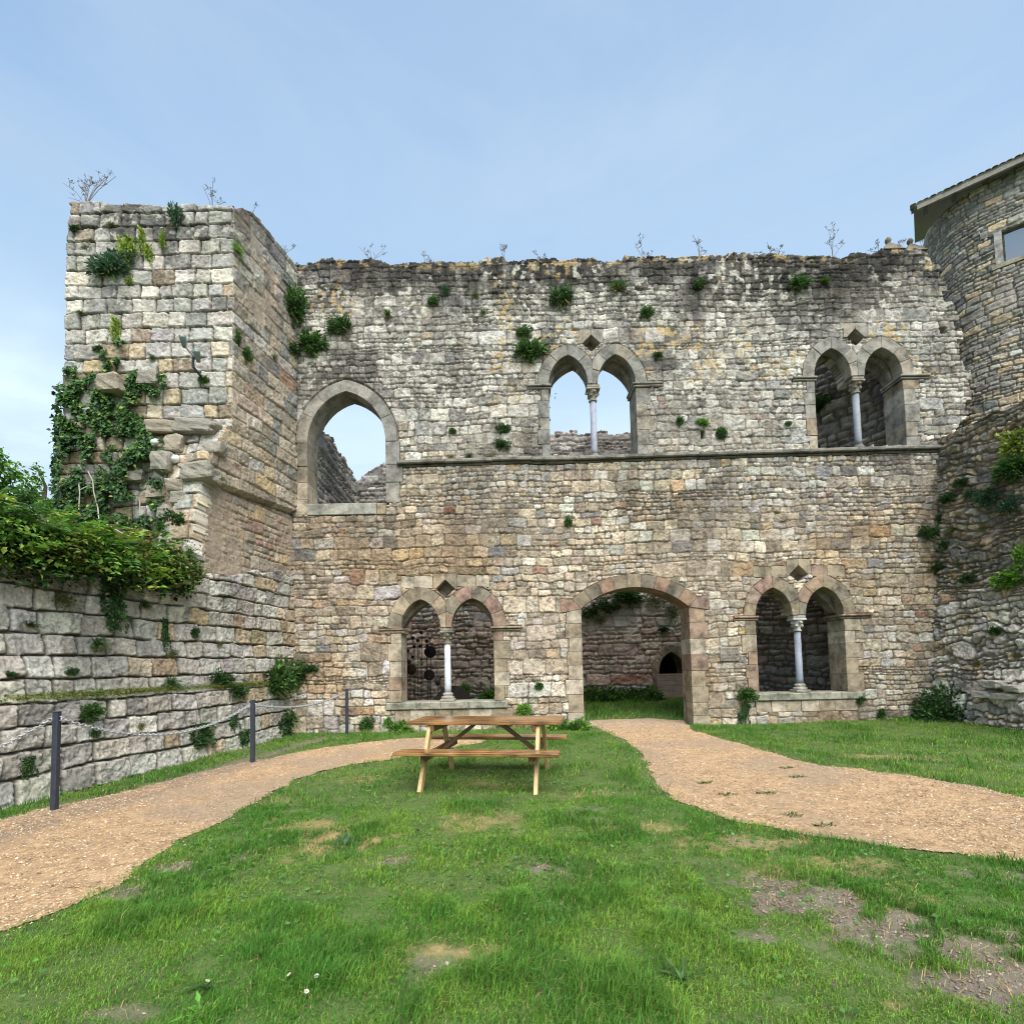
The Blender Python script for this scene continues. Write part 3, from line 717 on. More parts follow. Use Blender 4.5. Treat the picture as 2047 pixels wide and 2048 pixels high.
def keep_main(U, Vv):
    K = Vv < ltop(U)
    K &= (U < np.interp(Vv, _rt[:, 1], _rt[:, 0]) + .30 * (vnoise(np.floor(Vv * 4.2), Vv * 0, 90) - .5) + .03 * (vnoise(Vv * 12, Vv * 0, 91) - .5)) | (Vv < 6.2)
    for h in holes: K &= ~inside(h, U, Vv)
    for (x, zz, a, b) in ((W(1404, 870)[0], W(1404, 870)[1], .05, .09), (W(1914, 745)[0] - .25, W(1914, 660)[1], .08, .07)): K &= ~((abs(U - x) < a) & (abs(Vv - zz) < b))
    return K
def supp_main(U, Vv):
    S = np.zeros(U.shape, bool)
    for p in BL: S |= inside(p, U, Vv)
    return S
def mortar_main(U): return U
masonry('masonry', -5.1, 11.05, -.2, 11.15, .016, rects, wmap, keep_main, col_main, ruin, 101, prot=(.005, .020), joint=(.0025, .0095), corner=(.008, .048), edge=.011, rough=.016,
        warp=.034, wobble=.040, mortar_h=-.026, mortar_col=(.20, .166, .127), suppress=supp_main, thick=.62, post=post_main, mortar_fill=.5)
print('main wall', time.time() - T0)

# ================================================================== CORNER TOWER
def S_hit(px, py): return at_plane(px, py, SJ, SN)
def S_sv(px, py):
    p = S_hit(px, py); return (float((p - SJ) @ SD), p[2])
corner = S_hit(462, 430); YC = corner[1]; SC = S_sv(462, 430)[0]; XC = corner[0]
def smap(s, v, h): 
    s, v, h = np.broadcast_arrays(np.asarray(s, float), v, h)
    return SJ + s[..., None] * SD + h[..., None] * SN + v[..., None] * np.array([0, 0, 1.])
def tmap(u, v, h): return np.stack(np.broadcast_arrays(u, YC - np.asarray(h, float), v), -1).astype(float)
def TF(px, py): p = at_y(px, py, YC); return (p[0], p[2])
tower = root('ruined_tower', (XC - 1.5, YC + .5, .1), 'square ruined corner tower of grey ashlar hung with dark ivy', 'tower', kind='thing')
zbrk = S_sv(452, 850)[1]
SB = np.array([S_sv(*p) for p in [(452, 850), (438, 872), (418, 905), (408, 950), (396, 1000), (386, 1060), (376, 1130), (372, 1180)]])   # broken edge below the sound corner
def s_edge(v): return np.where(v > zbrk, SC, np.interp(v, SB[::-1, 1], SB[::-1, 0]))
STOP = np.array([S_sv(*p) for p in [(596, 527), (585, 512), (570, 496), (555, 478), (545, 466), (530, 456), (515, 440), (500, 428), (490, 424), (478, 416), (472, 424), (462, 414), (455, 412)]])
def s_top(s): return np.interp(s, STOP[:, 0], STOP[:, 1])
LED = (S_sv(590, 1028), S_sv(420, 966))
def led(s): return np.interp(s, [LED[0][0], LED[1][0]], [LED[0][1], LED[1][1]])
ZJ = 2.75                                    # low wall below, tower above
r = np.random.default_rng(21); rects = courses(-.5, 4.5, 2.0, 4.9, (.22, .36), (.3, .8), [1, 1, 2, 2], (.8, 1.7), r)
v = 4.9
while v < 11.3: h = r.uniform(.27, .33); rects += courses(-.5, 4.5, v, v + h, (h, h), (5, 6), [1], (1.1, 2.3), r); v += h
def col_tower(cx, cy, r, n):
    c = pick(r, GREY, n); t = pick(r, TAN, n); w = pick(r, WARM, n); c = c * .95; t = t + (t.mean(1, keepdims=True) * np.array([1.08, .99, .88]) - t) * .45; k = r.random(n) < np.interp(cy, [3, 5, 7, 8.5, 10], [.95, .85, .6, .3, .1]); c[k] = t[k] * .9
    k = r.random(n) < np.interp(cy, [3, 5, 6, 7], [.25, .45, .25, .05]); c[k] = (w[k] * .75 + .08)
    return c
def post_side(U, Vv, C, H, cid, d):
    n = fbm(U * 1.4, Vv * 1.4, 181, 4); dt = s_top(U) - Vv
    C = C * (1 - .6 * sstep(1.1, .1, dt + 1.4 * (n - .5)) * sstep(.35, .6, n + .1))[..., None]
    dust = sstep(5.2, 4.6, Vv + .5 * (n - .5)); C = C + (np.array([.33, .265, .21]) * (1 + .3 * (n - .5))[..., None] - C) * (.25 * dust)[..., None]
    up = sstep(5.9, 4.9, Vv) * sstep(4.85, 5.0, Vv); C = C * (1 - .25 * up * sstep(.4, .6, n))[..., None]
    return C, H
def off_side(U, Vv):
    L = led(U); e = np.abs(Vv - L)
    return np.where(Vv > L, .05, -.06) - .07 * (e < .045) + .02 * (fbm(U * 1.5, Vv * 1.5, 182, 2) - .5)
masonry('side_masonry', 0, 4.2, ZJ - .35, 10.9, .0165, rects, smap, lambda U, Vv: (U < s_edge(Vv) + .03 * (vnoise(Vv * 9, Vv * 0, 183) - .5) * (Vv < zbrk)) & (Vv < s_top(U) + .08 * (vnoise(np.floor(U * 4), U * 0, 184) - .5)),
        col_tower, tower, 121, prot=(.008, .028), joint=(.004, .011), corner=(.01, .035), edge=.014, rough=.016, wobble=.012, warp=.014, mortar_h=-.03, mortar_col=(.34, .27, .205), offset=off_side, thick=.5, post=post_side, mortar_fill=.9, bias=lambda U, Vv: np.where(Vv < led(U), .09, -.05))
# front
TL = np.array([TF(*p) for p in [(140, 403), (136, 470), (133, 540), (131, 640), (130, 715), (127, 740), (125, 830), (118, 960), (112, 1090)]])
TT = np.array([TF(*p) for p in [(139, 403), (200, 405), (220, 408), (280, 408), (340, 411), (420, 411), (456, 413)]])
rects = []; v = 2.0
while v < 10.8:
    h = r.uniform(.265, .325) if v > zbrk - .6 else r.uniform(.18, .32); rects += courses(-9.2, -4, v, v + h, (h, h), (6, 7), [1], (.9, 1.75), r); v += h
CB = np.array([smap(s, z_, 0.) for s, z_ in SB])
def t_right(v): return np.where(v > zbrk, XC + .05, np.interp(v, SB[::-1, 1], CB[::-1, 0]))
def t_out(v): return np.where(v > zbrk, 0, np.interp(v, SB[::-1, 1], YC - CB[::-1, 1]))
def off_front(U, Vv):
    o = np.maximum(t_out(Vv), 0); k = sstep(1.5, .05, t_right(Vv) - U)
    lump = sstep(zbrk + .25, zbrk - .5, Vv) * sstep(1.9, 1.2, t_right(Vv) - U) * (.35 * (fbm(U * 2.6, Vv * 2.6, 191, 3) - .35))
    return o * k + lump * (1 - .6 * k)
def col_front(cx, cy, r, n):
    c = pick(r, [(.30, .292, .272), (.38, .367, .338), (.24, .236, .225), (.44, .425, .39), (.33, .318, .29), (.28, .272, .255), (.40, .385, .35)], n, .10); p = pick(r, PALE, n); t = pick(r, TAN, n)
    k = r.random(n) < .24; c[k] = p[k]; k = r.random(n) < np.interp(cy, [5, 7.2, 8.2], [.55, .35, .06]); c[k] = t[k] * .9
    return c
def post_front(U, Vv, C, H, cid, d):
    n = fbm(U * 1.5, Vv * 1.5, 195, 4); dt = 10.3 - Vv
    C = C * (1 - .62 * sstep(.95, .2, dt + 1.0 * (n - .5)) * sstep(.38, .58, n))[..., None]
    st = sstep(.55, .68, fbm(U * 2.4, Vv * .6, 196, 3)) * sstep(7, 8.5, Vv); C = C * (1 - .30 * st)[..., None]
    sp = sstep(.62, .7, fbm(U * 10, Vv * 10, 197, 3)); C = C + (np.array([.58, .56, .50]) - C) * (.5 * sp)[..., None]
    return C, H
masonry('front_masonry', TL[:, 0].min() - .1, XC + .06, 2.4, 10.7, .0165, rects, tmap, lambda U, Vv: (U > np.interp(Vv, TL[::-1, 1], TL[::-1, 0]) + .05 * (vnoise(np.floor(Vv * 3.2), Vv * 0, 193) - .5)) & (U < t_right(Vv) + .02) & (Vv < np.interp(U, TT[:, 0], TT[:, 1]) + .06 * (vnoise(np.floor(U * 2.2), U * 0, 194) - .6)),
        col_front, tower, 131, prot=(.010, .026), joint=(.005, .013), corner=(.007, .030), edge=.009, rough=.016, wobble=.012, warp=.013, mortar_h=-.05, mortar_col=(.08, .07, .055), offset=off_front, thick=1.2, post=post_front)

def rock(name, c, size, seed, parent, col=(.36, .34, .30), mat=None, flat=1.0):
    """weathered stone block: a subdivided box pulled to a rounded, chipped shape"""
    n = 7; rr_ = np.random.default_rng(seed); V = []; Fq = []
    for ax in range(3):
        for s in (-1, 1):
            a, b = np.meshgrid(np.linspace(-1, 1, n), np.linspace(-1, 1, n)); p = np.zeros((n, n, 3)); p[..., ax] = s; p[..., (ax + 1) % 3] = a; p[..., (ax + 2) % 3] = b * s
            base = sum(len(x) for x in V); V.append(p.reshape(-1, 3)); i = np.arange(n * n).reshape(n, n) + base
            Fq.append(np.stack([i[:-1, :-1], i[:-1, 1:], i[1:, 1:], i[1:, :-1]], -1).reshape(-1, 4))
    V = np.concatenate(V); L = (np.abs(V) ** 9).sum(1) ** (1 / 9); V = V / L[:, None]
    k = rr_.normal(0, .16, (3, 3)); V = V + V @ k * .5
    d = fbm(V[:, 0] * 1.7 + seed + V[:, 2], V[:, 1] * 1.7 - V[:, 2] * 1.3, seed, 3) - .5
    V = V * (1 + .30 * d)[:, None]
    V = V * np.array(size) / 2 + np.array(c)
    cc = np.array(col) * (1 + .5 * d)[:, None]
    return link(name, mesh_np(name, V, [np.concatenate(Fq)], cc, False), mat or M_STONE, parent)
for i, (px, py, w, h, out) in enumerate([(233, 775, 52, 40, .32), (300, 762, 45, 34, .18), (398, 858, 88, 30, .35), (330, 855, 70, 34, .2), (335, 930, 42, 44, .36), (402, 950, 58, 38, .30), (352, 893, 44, 40, .2), (430, 900, 40, 36, .2), (300, 905, 36, 30, .2),
                                              (362, 975, 60, 26, .25), (275, 955, 42, 26, .2), (375, 1000, 50, 30, .2), (320, 985, 40, 30, .2), (345, 1030, 46, 26, .25)]):
    p = at_y(px, py, YC - (.25 * out + .0 if px < 380 else .0)); o_ = float(off_front(np.array([p[0]]), np.array([p[2]]))[0])
    p = at_y(px, py, YC - o_ - out * .25); sc = (YC - o_) / F
    rock('protruding_stone', p, (w * sc * .95, out * 1.5, h * sc * .85), 300 + i, tower, (.27, .25, .21) if i % 3 else (.31, .27, .21))

# ================================================================== LOW WALL (left)
low = root('low_wall', (-5.6, 8, .05), 'low retaining wall of big rough pale blocks overgrown along its top', 'wall', kind='thing')
LT = np.array([S_sv(*p) for p in [(560, 1140), (372, 1150), (300, 1140), (240, 1120), (150, 1110), (60, 1110), (0, 1100), (-150, 1070), (-400, 1030)]])
def low_top(s): return np.interp(s, LT[:, 0], LT[:, 1])
rects = []; r = np.random.default_rng(31); v = -.4; hs = [.42, .36, .33, .30, .28]
for h in [.40, .33, .29, .28, .27, .28, .29, .27, .30, .27, .28, .29, .27, .28, .28, .28]:
    rects += courses(-1, 9.5, v, v + h, (h, h), (11, 12), [1], (.95, 1.85), r); v += h
ZM = 1.22
def col_low(cx, cy, r, n):
    c = pick(r, [(.46, .44, .395), (.41, .39, .35), (.51, .49, .445), (.37, .352, .315), (.45, .415, .36), (.48, .455, .40)], n, .12); t = pick(r, TAN, n)
    k = r.random(n) < np.interp(cx, [0, 1.5, 3, 5], [.7, .35, .08, .04]); c[k] = t[k] * .9
    return c
def off_low(U, Vv):
    k = sstep(ZM + .03, ZM - .06, Vv + .05 * (vnoise(U * 2, U * 0, 201) - .5))
    b = .10 * (fbm(U * .5, Vv * .6, 202, 2) - .5)
    return k * np.interp(U, [0, 1.5, 4, 8], [.02, .12, .15, .15]) + .05 * sstep(.5, -.1, Vv) + b + .12 * sstep(2.2, 1.3, Vv) * sstep(.3, 2., U)
def post_low(U, Vv, C, H, cid, d):
    n = fbm(U * 2.2, Vv * 2.2, 205, 4)
    ms = sstep(.09, .0, np.abs(Vv - ZM - .02 - .04 * (n - .5))) * sstep(.35, .5, n + .1); C = C + (np.array([.085, .10, .02]) - C) * (.9 * ms)[..., None]; H = H + .03 * ms * n
    C = C * (1 - .35 * sstep(.56, .70, fbm(U * 1.5, Vv * 1.1, 206, 4)))[..., None]
    gs = sstep(.6, .7, n) * sstep(.0, .5, vnoise(U * .8, Vv * .8, 207)) * .3; C = C + (np.array([.12, .12, .06]) - C) * (gs * (1 - sstep(0, .03, d)))[..., None]
    crack = sstep(.02, .0, np.abs(fbm(U * 3.2, Vv * 3.2, 208, 3) - .5)) * sstep(.5, .6, fbm(U * 1.7, Vv * 1.7, 209, 2)); H = H - .018 * crack; C = C * (1 - .3 * crack)[..., None]
    return C, H
masonry('block_masonry', 0, 8.0, -.25, 4.3, .0145, rects, smap, lambda U, Vv: Vv < low_top(U) + .16 * (vnoise(np.floor(U * 2.6), U * 0, 203) - .6) + .04 * (vnoise(U * 9, U * 0, 204) - .5),
        col_low, low, 141, prot=(.016, .042), joint=(.004, .012), corner=(.010, .040), edge=.011, rough=.020, wobble=.020, warp=.020, mortar_h=-.048, mortar_col=(.10, .088, .068), offset=off_low, thick=.8, post=post_low)
print('left walls', time.time() - T0)

# ================================================================== ROUND TOWER (right) and rubble base
ptip = at_y(1826, 414, 12.0); zE = ptip[2]; p2 = at_z(2047, 312, zE)
ED = (p2 - ptip); ED[2] = 0; ED /= np.hypot(*ED[:2]); EN = np.array([ED[1], -ED[0], 0])         # along the eave, outward normal
if EN @ (CAM - ptip) < 0: EN = -EN
rt = root('round_tower', (11, 12.5, 0), 'dark slate-stone round tower with a tiled eave and a square window', 'tower', kind='thing')
# plan curve: from behind the facade, round a curve of radius RT, then straight along the eave line
RT = 1.35; a0 = math.atan2(EN[1], EN[0])
Pst = at_y(1862, 520, 12.25); 
# straight part passes under the eave (.28 back from it)
L0 = ptip - EN * .30
_best = None
for _o in np.linspace(.3, 3.0, 109):                         # slide the round corner along the eave until its outline stands where the photo has it
    _c = L0 + ED * _o - EN * RT; _th = np.linspace(0, 6.283, 120); _d = np.stack([_c[0] + RT * np.cos(_th), _c[1] + RT * np.sin(_th), np.full(120, 10.5)], -1) - CAM
    _m = (1023.5 + F * (_d @ _r) / (_d @ _f)).min()
    if _best is None or abs(_m - 1856) < _best[0]: _best = (abs(_m - 1856), _o)
ccs = L0 + ED * _best[1] - EN * RT
print('round corner', _best)
sg = 1 if (np.array([-math.sin(a0), math.cos(a0)]) @ ED[:2]) > 0 else -1
ARC = 1.9 * RT; 
def rplan(s):
    s = np.asarray(s, float); th = a0 + sg * np.minimum(s - ARC, 0) / RT
    n = np.stack([np.cos(th), np.sin(th), 0 * s], -1); p = ccs + RT * n + np.maximum(s - ARC, 0)[..., None] * ED
    return p, n
def rmap(s, v, h):
    s, v, h = np.broadcast_arrays(np.asarray(s, float), v, h); p, n = rplan(s)
    return np.stack([p[..., 0] + n[..., 0] * h, p[..., 1] + n[..., 1] * h, v + 0.], -1)
def r_sv(px, py):                                            # straight part only
    P0 = ccs + RT * EN; p = at_plane(px, py, P0, EN); return ARC + float((p - P0) @ ED), p[2]
w0 = r_sv(2001, 462); w1 = r_sv(2001, 527)
r = np.random.default_rng(41); rects = courses(-1, 9, 4.5, 13, (.22, .34), (.5, 1.6), [2, 3, 3, 3], (1.0, 2.5), r)
def col_round(cx, cy, r, n):
    c = pick(r, [(.16, .158, .15), (.21, .205, .19), (.13, .13, .128), (.25, .24, .22), (.18, .165, .145), (.30, .285, .25)], n)
    t = pick(r, TAN + GREY, n); k = r.random(n) < np.interp(cy, [6, 8, 9.5, 11], [.9, .8, .45, .18]); c = c * 1.45; c[k] = t[k] * 1.15; return c
WIN = (w0[0], w0[0] + 1.25, w1[1], w0[1])
masonry('masonry', 0, 6.2, 4.8, zE + .02, .0165, rects, rmap, lambda U, Vv: ~((U > WIN[0] - .02) & (U < WIN[1]) & (Vv > WIN[2]) & (Vv < WIN[3])), col_round, rt, 151, prot=(.005, .024), joint=(.002, .009), corner=(.008, .04), edge=.012,
        rough=.016, wobble=.05, warp=.03, mortar_h=-.03, mortar_col=(.16, .145, .12), thick=.45, mortar_fill=.3)
def mk_win():
    fr = MB(); g = MB(); lt = MB()
    def pt(s, z, h): return tuple(rmap(np.array(s), np.array(z), np.array(h)))
    def slab(mb, s0, s1, z0, z1, h0, h1, col):
        V = [pt(s, z, h) for h in (h0, h1) for (s, z) in ((s0, z0), (s1, z0), (s1, z1), (s0, z1))]
        mb.add(V, [(0, 1, 2, 3), (7, 6, 5, 4), (0, 4, 5, 1), (1, 5, 6, 2), (2, 6, 7, 3), (3, 7, 4, 0)], col)
    s0, s1, z0, z1 = WIN
    slab(lt, s0 - .35, s1 + .3, z1, z1 + .16, .03, -.4, (.30, .29, .27)); slab(lt, s0 - .13, s0, z0 - .0, z1, .03, -.4, (.42, .41, .38)); slab(lt, s0 - .2, s1 + .2, z0 - .1, z0, .045, -.4, (.36, .32, .25))
    o = lt.build('window', M_DRESS, rt)
    for a in ((s0, s0 + .05, z0, z1), (s1 - .05, s1, z0, z1), (s0 + .05, s1 - .05, z0, z0 + .05), (s0 + .05, s1 - .05, z1 - .05, z1)): slab(fr, a[0], a[1], a[2], a[3], -.08, -.13, (.10, .09, .08))
    fr.build('frame', M_DRESS, o)
    slab(g, s0 + .05, s1 - .05, z0 + .05, z1 - .05, -.1, -.11, (.3, .35, .42))
    mt, nt, b = new_mat('window_glass'); b.inputs['Base Color'].default_value = (.06, .065, .075, 1); b.inputs['Roughness'].default_value = .04; b.inputs['Specular IOR Level'].default_value = 1.0; b.inputs['IOR'].default_value = 2.4
    g.build('pane', mt, o)
mk_win()
# roof: sloping slab with tile ends along the eave
rf = MB(); up = np.array([0, 0, 1.])
A = ptip - ED * 0; Bq = ptip + ED * 6.5
slope = -EN * 3.2 + up * 1.15
def quad_slab(mb, a, b, d, th, col):
    n = np.cross(b - a, d); n /= np.linalg.norm(n); n = n if n[2] > 0 else -n
    V = [a, b, b + d, a + d, a + n * th, b + n * th, b + d + n * th, a + d + n * th]
    mb.add(V, [(3, 2, 1, 0), (4, 5, 6, 7), (0, 1, 5, 4), (1, 2, 6, 5), (2, 3, 7, 6), (3, 0, 4, 7)], col)
quad_slab(rf, A, Bq, slope, .05, (.20, .17, .14)); 
quad_slab(rf, A + EN * .0 - up * .10 + ED * .06, Bq - up * .10, -EN * .06 + up * .001, .11, (.30, .28, .25))
for k in range(11): 
    c = A + ED * (.22 + k * .55) - up * .06; rf.bar(c + EN * -.02, c - EN * .6 + up * .2, .09, .1, (.12, .10, .085))
roof = rf.build('roof', M_BARK, rt)
tl = MB(); k = 0; sl = slope / np.linalg.norm(slope)
nrm = np.cross(ED, sl); nrm = nrm if nrm[2] > 0 else -nrm
x = 0.
while x < 6.4:
    for rowi in range(2):
        c = A + ED * (x + random.uniform(-.012, .012)) + nrm * (.050 + .015 * rowi) - sl * (.015 + random.uniform(-.015, .02)) + sl * .36 * rowi; V = []; n = 7; col = random.choice([(.34, .31, .28), (.28, .26, .24), (.40, .37, .34), (.26, .24, .22)])
        for L in (0, .45):
            for j in range(n):
                t = math.pi * j / (n - 1); V.append(c + sl * L + ED * .058 * math.cos(t) + nrm * .022 * math.sin(t))
            for j in range(n):
                t = math.pi * j / (n - 1); V.append(c + sl * L + ED * .046 * math.cos(t) + nrm * .012 * math.sin(t))
        Fc = [(j, j + 1, 2 * n + j + 1, 2 * n + j) for j in range(n - 1)] + [(n + j + 1, n + j, 3 * n + j, 3 * n + j + 1) for j in range(n - 1)] + [(j, n + j, n + j + 1, j + 1) for j in range(n - 1)]
        tl.add(V, Fc, col)
    x += .122
tl.build('roof_tiles', M_DRESS, roof)

rub = root('rubble_wall', (9.9, 10, .1), 'rough battered rubble wall at the foot of the round tower', 'wall', kind='thing')
BD = np.array([.10, -1.0, 0]); BD /= np.hypot(*BD[:2]); BN = np.array([BD[1], -BD[0], 0]); BO = np.array([9.86, 11.75, 0])
def bmap(s, v, h):
    s, v, h = np.broadcast_arrays(np.asarray(s, float), v, h); bt = .62 * (1 - np.clip(v, 0, 6.6) / 6.5) ** 1.2 + .25 * sstep(.6, 2.5, s) * sstep(1.3, .4, v)
    return BO + s[..., None] * BD + (h + bt)[..., None] * BN + v[..., None] * np.array([0, 0, 1.])
rb = [at_plane(*p, BO, BN) for p in [(1905, 872), (2047, 806)]]
r = np.random.default_rng(51); rects = courses(-1, 5.5, -.4, 7.4, (.20, .34), (.3, .9), [1, 2, 2, 3], (.8, 2.0), r)
def col_rub(cx, cy, r, n):
    c = pick(r, GREY + TAN, n); w = pick(r, WARM, n); p = pick(r, PALE, n)
    k = r.random(n) < np.interp(cy, [0, 2.8, 3.2, 6], [.10, .10, .03, .0]); c[k] = w[k] * .9
    k = r.random(n) < np.interp(cy, [0, .8, 3, 3.4, 6], [.7, .55, .4, .06, .0]); c[k] = p[k]
    return c * np.interp(cy, [0, 2.8, 3.4, 6.5], [1.25, 1.25, .8, .75])[:, None]
def post_rub(U, Vv, C, H, cid, d):
    n = fbm(U * 1.7, Vv * 1.7, 215, 4)
    mo = sstep(.5, .62, n) * sstep(2.6, 3.4, Vv); C = C + (np.array([.10, .10, .07]) - C) * (.6 * mo)[..., None]
    so = sstep(.5, .66, fbm(U * 1.3, Vv * 1.3, 216, 3)) * sstep(3.4, 2.6, Vv); C = C + (np.array([.36, .30, .26]) - C) * (.35 * so)[..., None]
    return C, H + .10 * (fbm(U * 2.6, Vv * 2.6, 217, 3) - .5)
masonry('rubble_masonry', 0, 4.6, -.2, 6.9, .0175, rects, bmap, lambda U, Vv: Vv < 6.52 + .05 * (vnoise(U * 6, U * 0, 218) - .5), col_rub, rub, 161, prot=(.01, .06), joint=(.003, .014), corner=(.02, .07), edge=.016, rough=.030, wobble=.11, warp=.10, mortar_h=-.05, mortar_col=(.20, .165, .13),
        thick=1.6, post=post_rub, mortar_fill=.25)
for i, (px, py, w, h) in enumerate([(2015, 1392, 40, 15), (1968, 1388, 30, 14), (2035, 1378, 34, 16), (1985, 1368, 30, 16)]):
    p = at_plane(px, py, BO + BN * .72, BN); rock('footing_stone', p, (.3, w / F * p[1] * 1.3, h / F * p[1]), 400 + i, rub, (.42, .40, .35))
p = on_ground(2030, 1440); st_ = rock('fallen_slab', (p[0] + .02, p[1] - .3, p[2] + .06), (.75, .4, .16), 431, None, (.30, .29, .27))
tag(st_, 'low dark fallen slab lying in the grass before the rubble wall', 'stone')

# ================================================================== INNER COURTYARD WALLS
YB = 16.2
def kmap(u, v, h): return np.stack(np.broadcast_arrays(u, YB - np.asarray(h, float), v), -1).astype(float)
BT = np.array([at_y(px, py, YB)[[0, 2]] for px, py in [(560, 1000), (640, 985), (700, 968), (722, 957), (735, 945), (760, 928), (790, 910), (850, 885), (950, 870), (1090, 866), (1140, 863), (1270, 866), (1400, 860), (1520, 840), (1600, 830)]])
back = root('back_wall', (1, YB, .4), 'rear courtyard wall of reddish rubble seen through the openings', 'wall', kind='thing')
nx = at_y(1341, 1304, YB); nl = at_y(1317, 1347, YB)[0]; nb = at_y(1317, 1405, YB)[2]; nsp = at_y(1317, 1345, YB)[2]; nr = 2 * nx[0] - nl
NH = [(nl, nb - .3), (nl, nsp)] + pointed_inner(nl, nr, nsp, nx[2], 0) + [(nr, nb - .3)]
r = np.random.default_rng(61); rects = courses(-6.5, 9.5, -.3, 2.6, (.22, .40), (.6, 2.), [1, 2, 2], (1.1, 2.6), r) + courses(-6.5, 9.5, 2.6, 10.6, (.24, .44), (.6, 2.), [1, 2, 2, 3], (1., 2.4), r)
def col_back(cx, cy, r, n):
    c = pick(r, [(.38, .30, .255), (.42, .34, .285), (.34, .27, .23), (.45, .38, .32), (.38, .28, .235), (.30, .25, .22)], n); g = pick(r, [(.34, .325, .305), (.44, .42, .39), (.27, .26, .245), (.5, .48, .45)], n)
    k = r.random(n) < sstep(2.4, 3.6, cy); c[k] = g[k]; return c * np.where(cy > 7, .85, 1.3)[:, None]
def post_back(U, Vv, C, H, cid, d):
    n = fbm(U * 1.1, Vv * 1.1, 221, 4)
    wh = sstep(.42, .58, n + .12) * sstep(2.25, 2.7, Vv) * sstep(3.6, 3.0, Vv) * sstep(.6, 1.6, U); C = C + (np.array([.44, .43, .41]) * (1 + .5 * (n - .5))[..., None] - C) * (.8 * wh)[..., None]
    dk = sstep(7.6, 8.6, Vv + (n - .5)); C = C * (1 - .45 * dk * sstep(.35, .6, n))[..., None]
    rd = sstep(.16, .04, np.abs(Vv - .95 - .06 * (U - 3))) * sstep(2.9, 3.3, U) * sstep(4.5, 4.2, U); C = C + (np.array([.36, .14, .08]) - C) * (.8 * rd)[..., None]
    return C, H + .16 * (fbm(U * 1.6, Vv * 1.6, 222, 3) - .5) * sstep(1.2, .2, U)
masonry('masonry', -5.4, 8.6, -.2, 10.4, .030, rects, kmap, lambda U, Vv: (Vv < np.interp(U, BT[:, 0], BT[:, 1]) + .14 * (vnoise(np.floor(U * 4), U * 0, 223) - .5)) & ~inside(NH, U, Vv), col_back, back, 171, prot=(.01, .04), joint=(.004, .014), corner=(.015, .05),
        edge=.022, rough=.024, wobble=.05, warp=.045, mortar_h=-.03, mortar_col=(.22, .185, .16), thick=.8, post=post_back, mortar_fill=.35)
class KB(Blocks): pass
B = Blocks(lambda u, v, h: (u, YB - h, v)); random.seed(5)
pointed_ring(B, nl, nr, nsp, nx[2], .24, 3, .05, -.5, 'tan'); jamb(B, nl, nb - .2, nsp, -1, .05, -.5, (.2, .28)); jamb(B, nr, nb - .2, nsp, 1, .05, -.5, (.2, .28))
fp = B.build('niche_arch', M_DRESS, back)
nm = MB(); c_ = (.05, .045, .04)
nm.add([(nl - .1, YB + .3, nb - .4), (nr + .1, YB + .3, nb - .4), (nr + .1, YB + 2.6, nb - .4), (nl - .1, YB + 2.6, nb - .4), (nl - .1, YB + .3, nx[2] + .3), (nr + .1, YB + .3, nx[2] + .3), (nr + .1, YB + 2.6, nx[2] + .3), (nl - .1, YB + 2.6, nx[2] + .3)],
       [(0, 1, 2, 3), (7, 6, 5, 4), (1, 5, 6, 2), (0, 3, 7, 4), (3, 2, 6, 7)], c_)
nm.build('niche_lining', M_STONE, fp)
bar = root('plank_barrier', (nx[0], YB - .12, nb), 'pinkish grey plank barrier closing the foot of the dark inner arch', 'barrier')
bt = at_y(1330, 1347, YB)[2]; bb = at_y(1330, 1410, YB)[2]; z = bb
while z < bt - .02:
    h = min(.155, bt - z); Mb = MB(); Mb.box((nl - .12, YB - .16, z), (nr + .15, YB - .12, z + h - .006), ch=.003); Mb.build('plank', M_PLANK, bar); z += h
# left inner side wall and right oblique inner wall
lw = root('inner_side_wall', (-4.9, 14, .2), 'shaded inner side wall visible through the tall arched window', 'wall', kind='thing')
def lmap(s, v, h): return np.stack(np.broadcast_arrays(-4.72 - .06 * np.asarray(s, float) + h, 12.12 + np.asarray(s, float), v), -1).astype(float)
r = np.random.default_rng(71); rects = courses(-1, 5.5, -.3, 9, (.24, .4), (.6, 2), [1, 2, 2], (1., 2.2), r)
def col_in(cx, cy, r, n): return pick(r, [(.42, .405, .37), (.35, .34, .315), (.48, .45, .40), (.44, .39, .33), (.29, .28, .265)], n)
masonry('masonry', 0, 4.3, -.1, 8.6, .033, rects, lmap, lambda U, Vv: Vv < 7.75 + .45 * sstep(.9, .3, U) + .22 * (vnoise(np.floor(U * 3), U * 0, 231) - .5), col_in, lw, 181, prot=(.01, .06), edge=.045, rough=.02, wobble=.06, mortar_h=-.05, mortar_col=(.2, .18, .15), thick=.9, mortar_fill=.3)
OD = np.array([.664, -.747, 0]); ON = np.array([-.747, -.664, 0]); OO = np.array([6.1, 16.4, 0])
def omap(s, v, h):
    s, v, h = np.broadcast_arrays(np.asarray(s, float), v, h); return OO + s[..., None] * OD + h[..., None] * ON + v[..., None] * np.array([0, 0, 1.])
ow = root('oblique_inner_wall', (8, 14.3, .2), 'dark oblique inner wall behind the two right-hand windows', 'wall', kind='thing')
r = np.random.default_rng(81); rects = courses(-1, 7, -.3, 11.5, (.2, .36), (.5, 1.6), [1, 2, 2], (1., 2.4), r)
def col_ob(cx, cy, r, n): return pick(r, [(.33, .295, .255), (.26, .235, .21), (.40, .36, .31), (.35, .28, .24), (.21, .19, .18)], n)
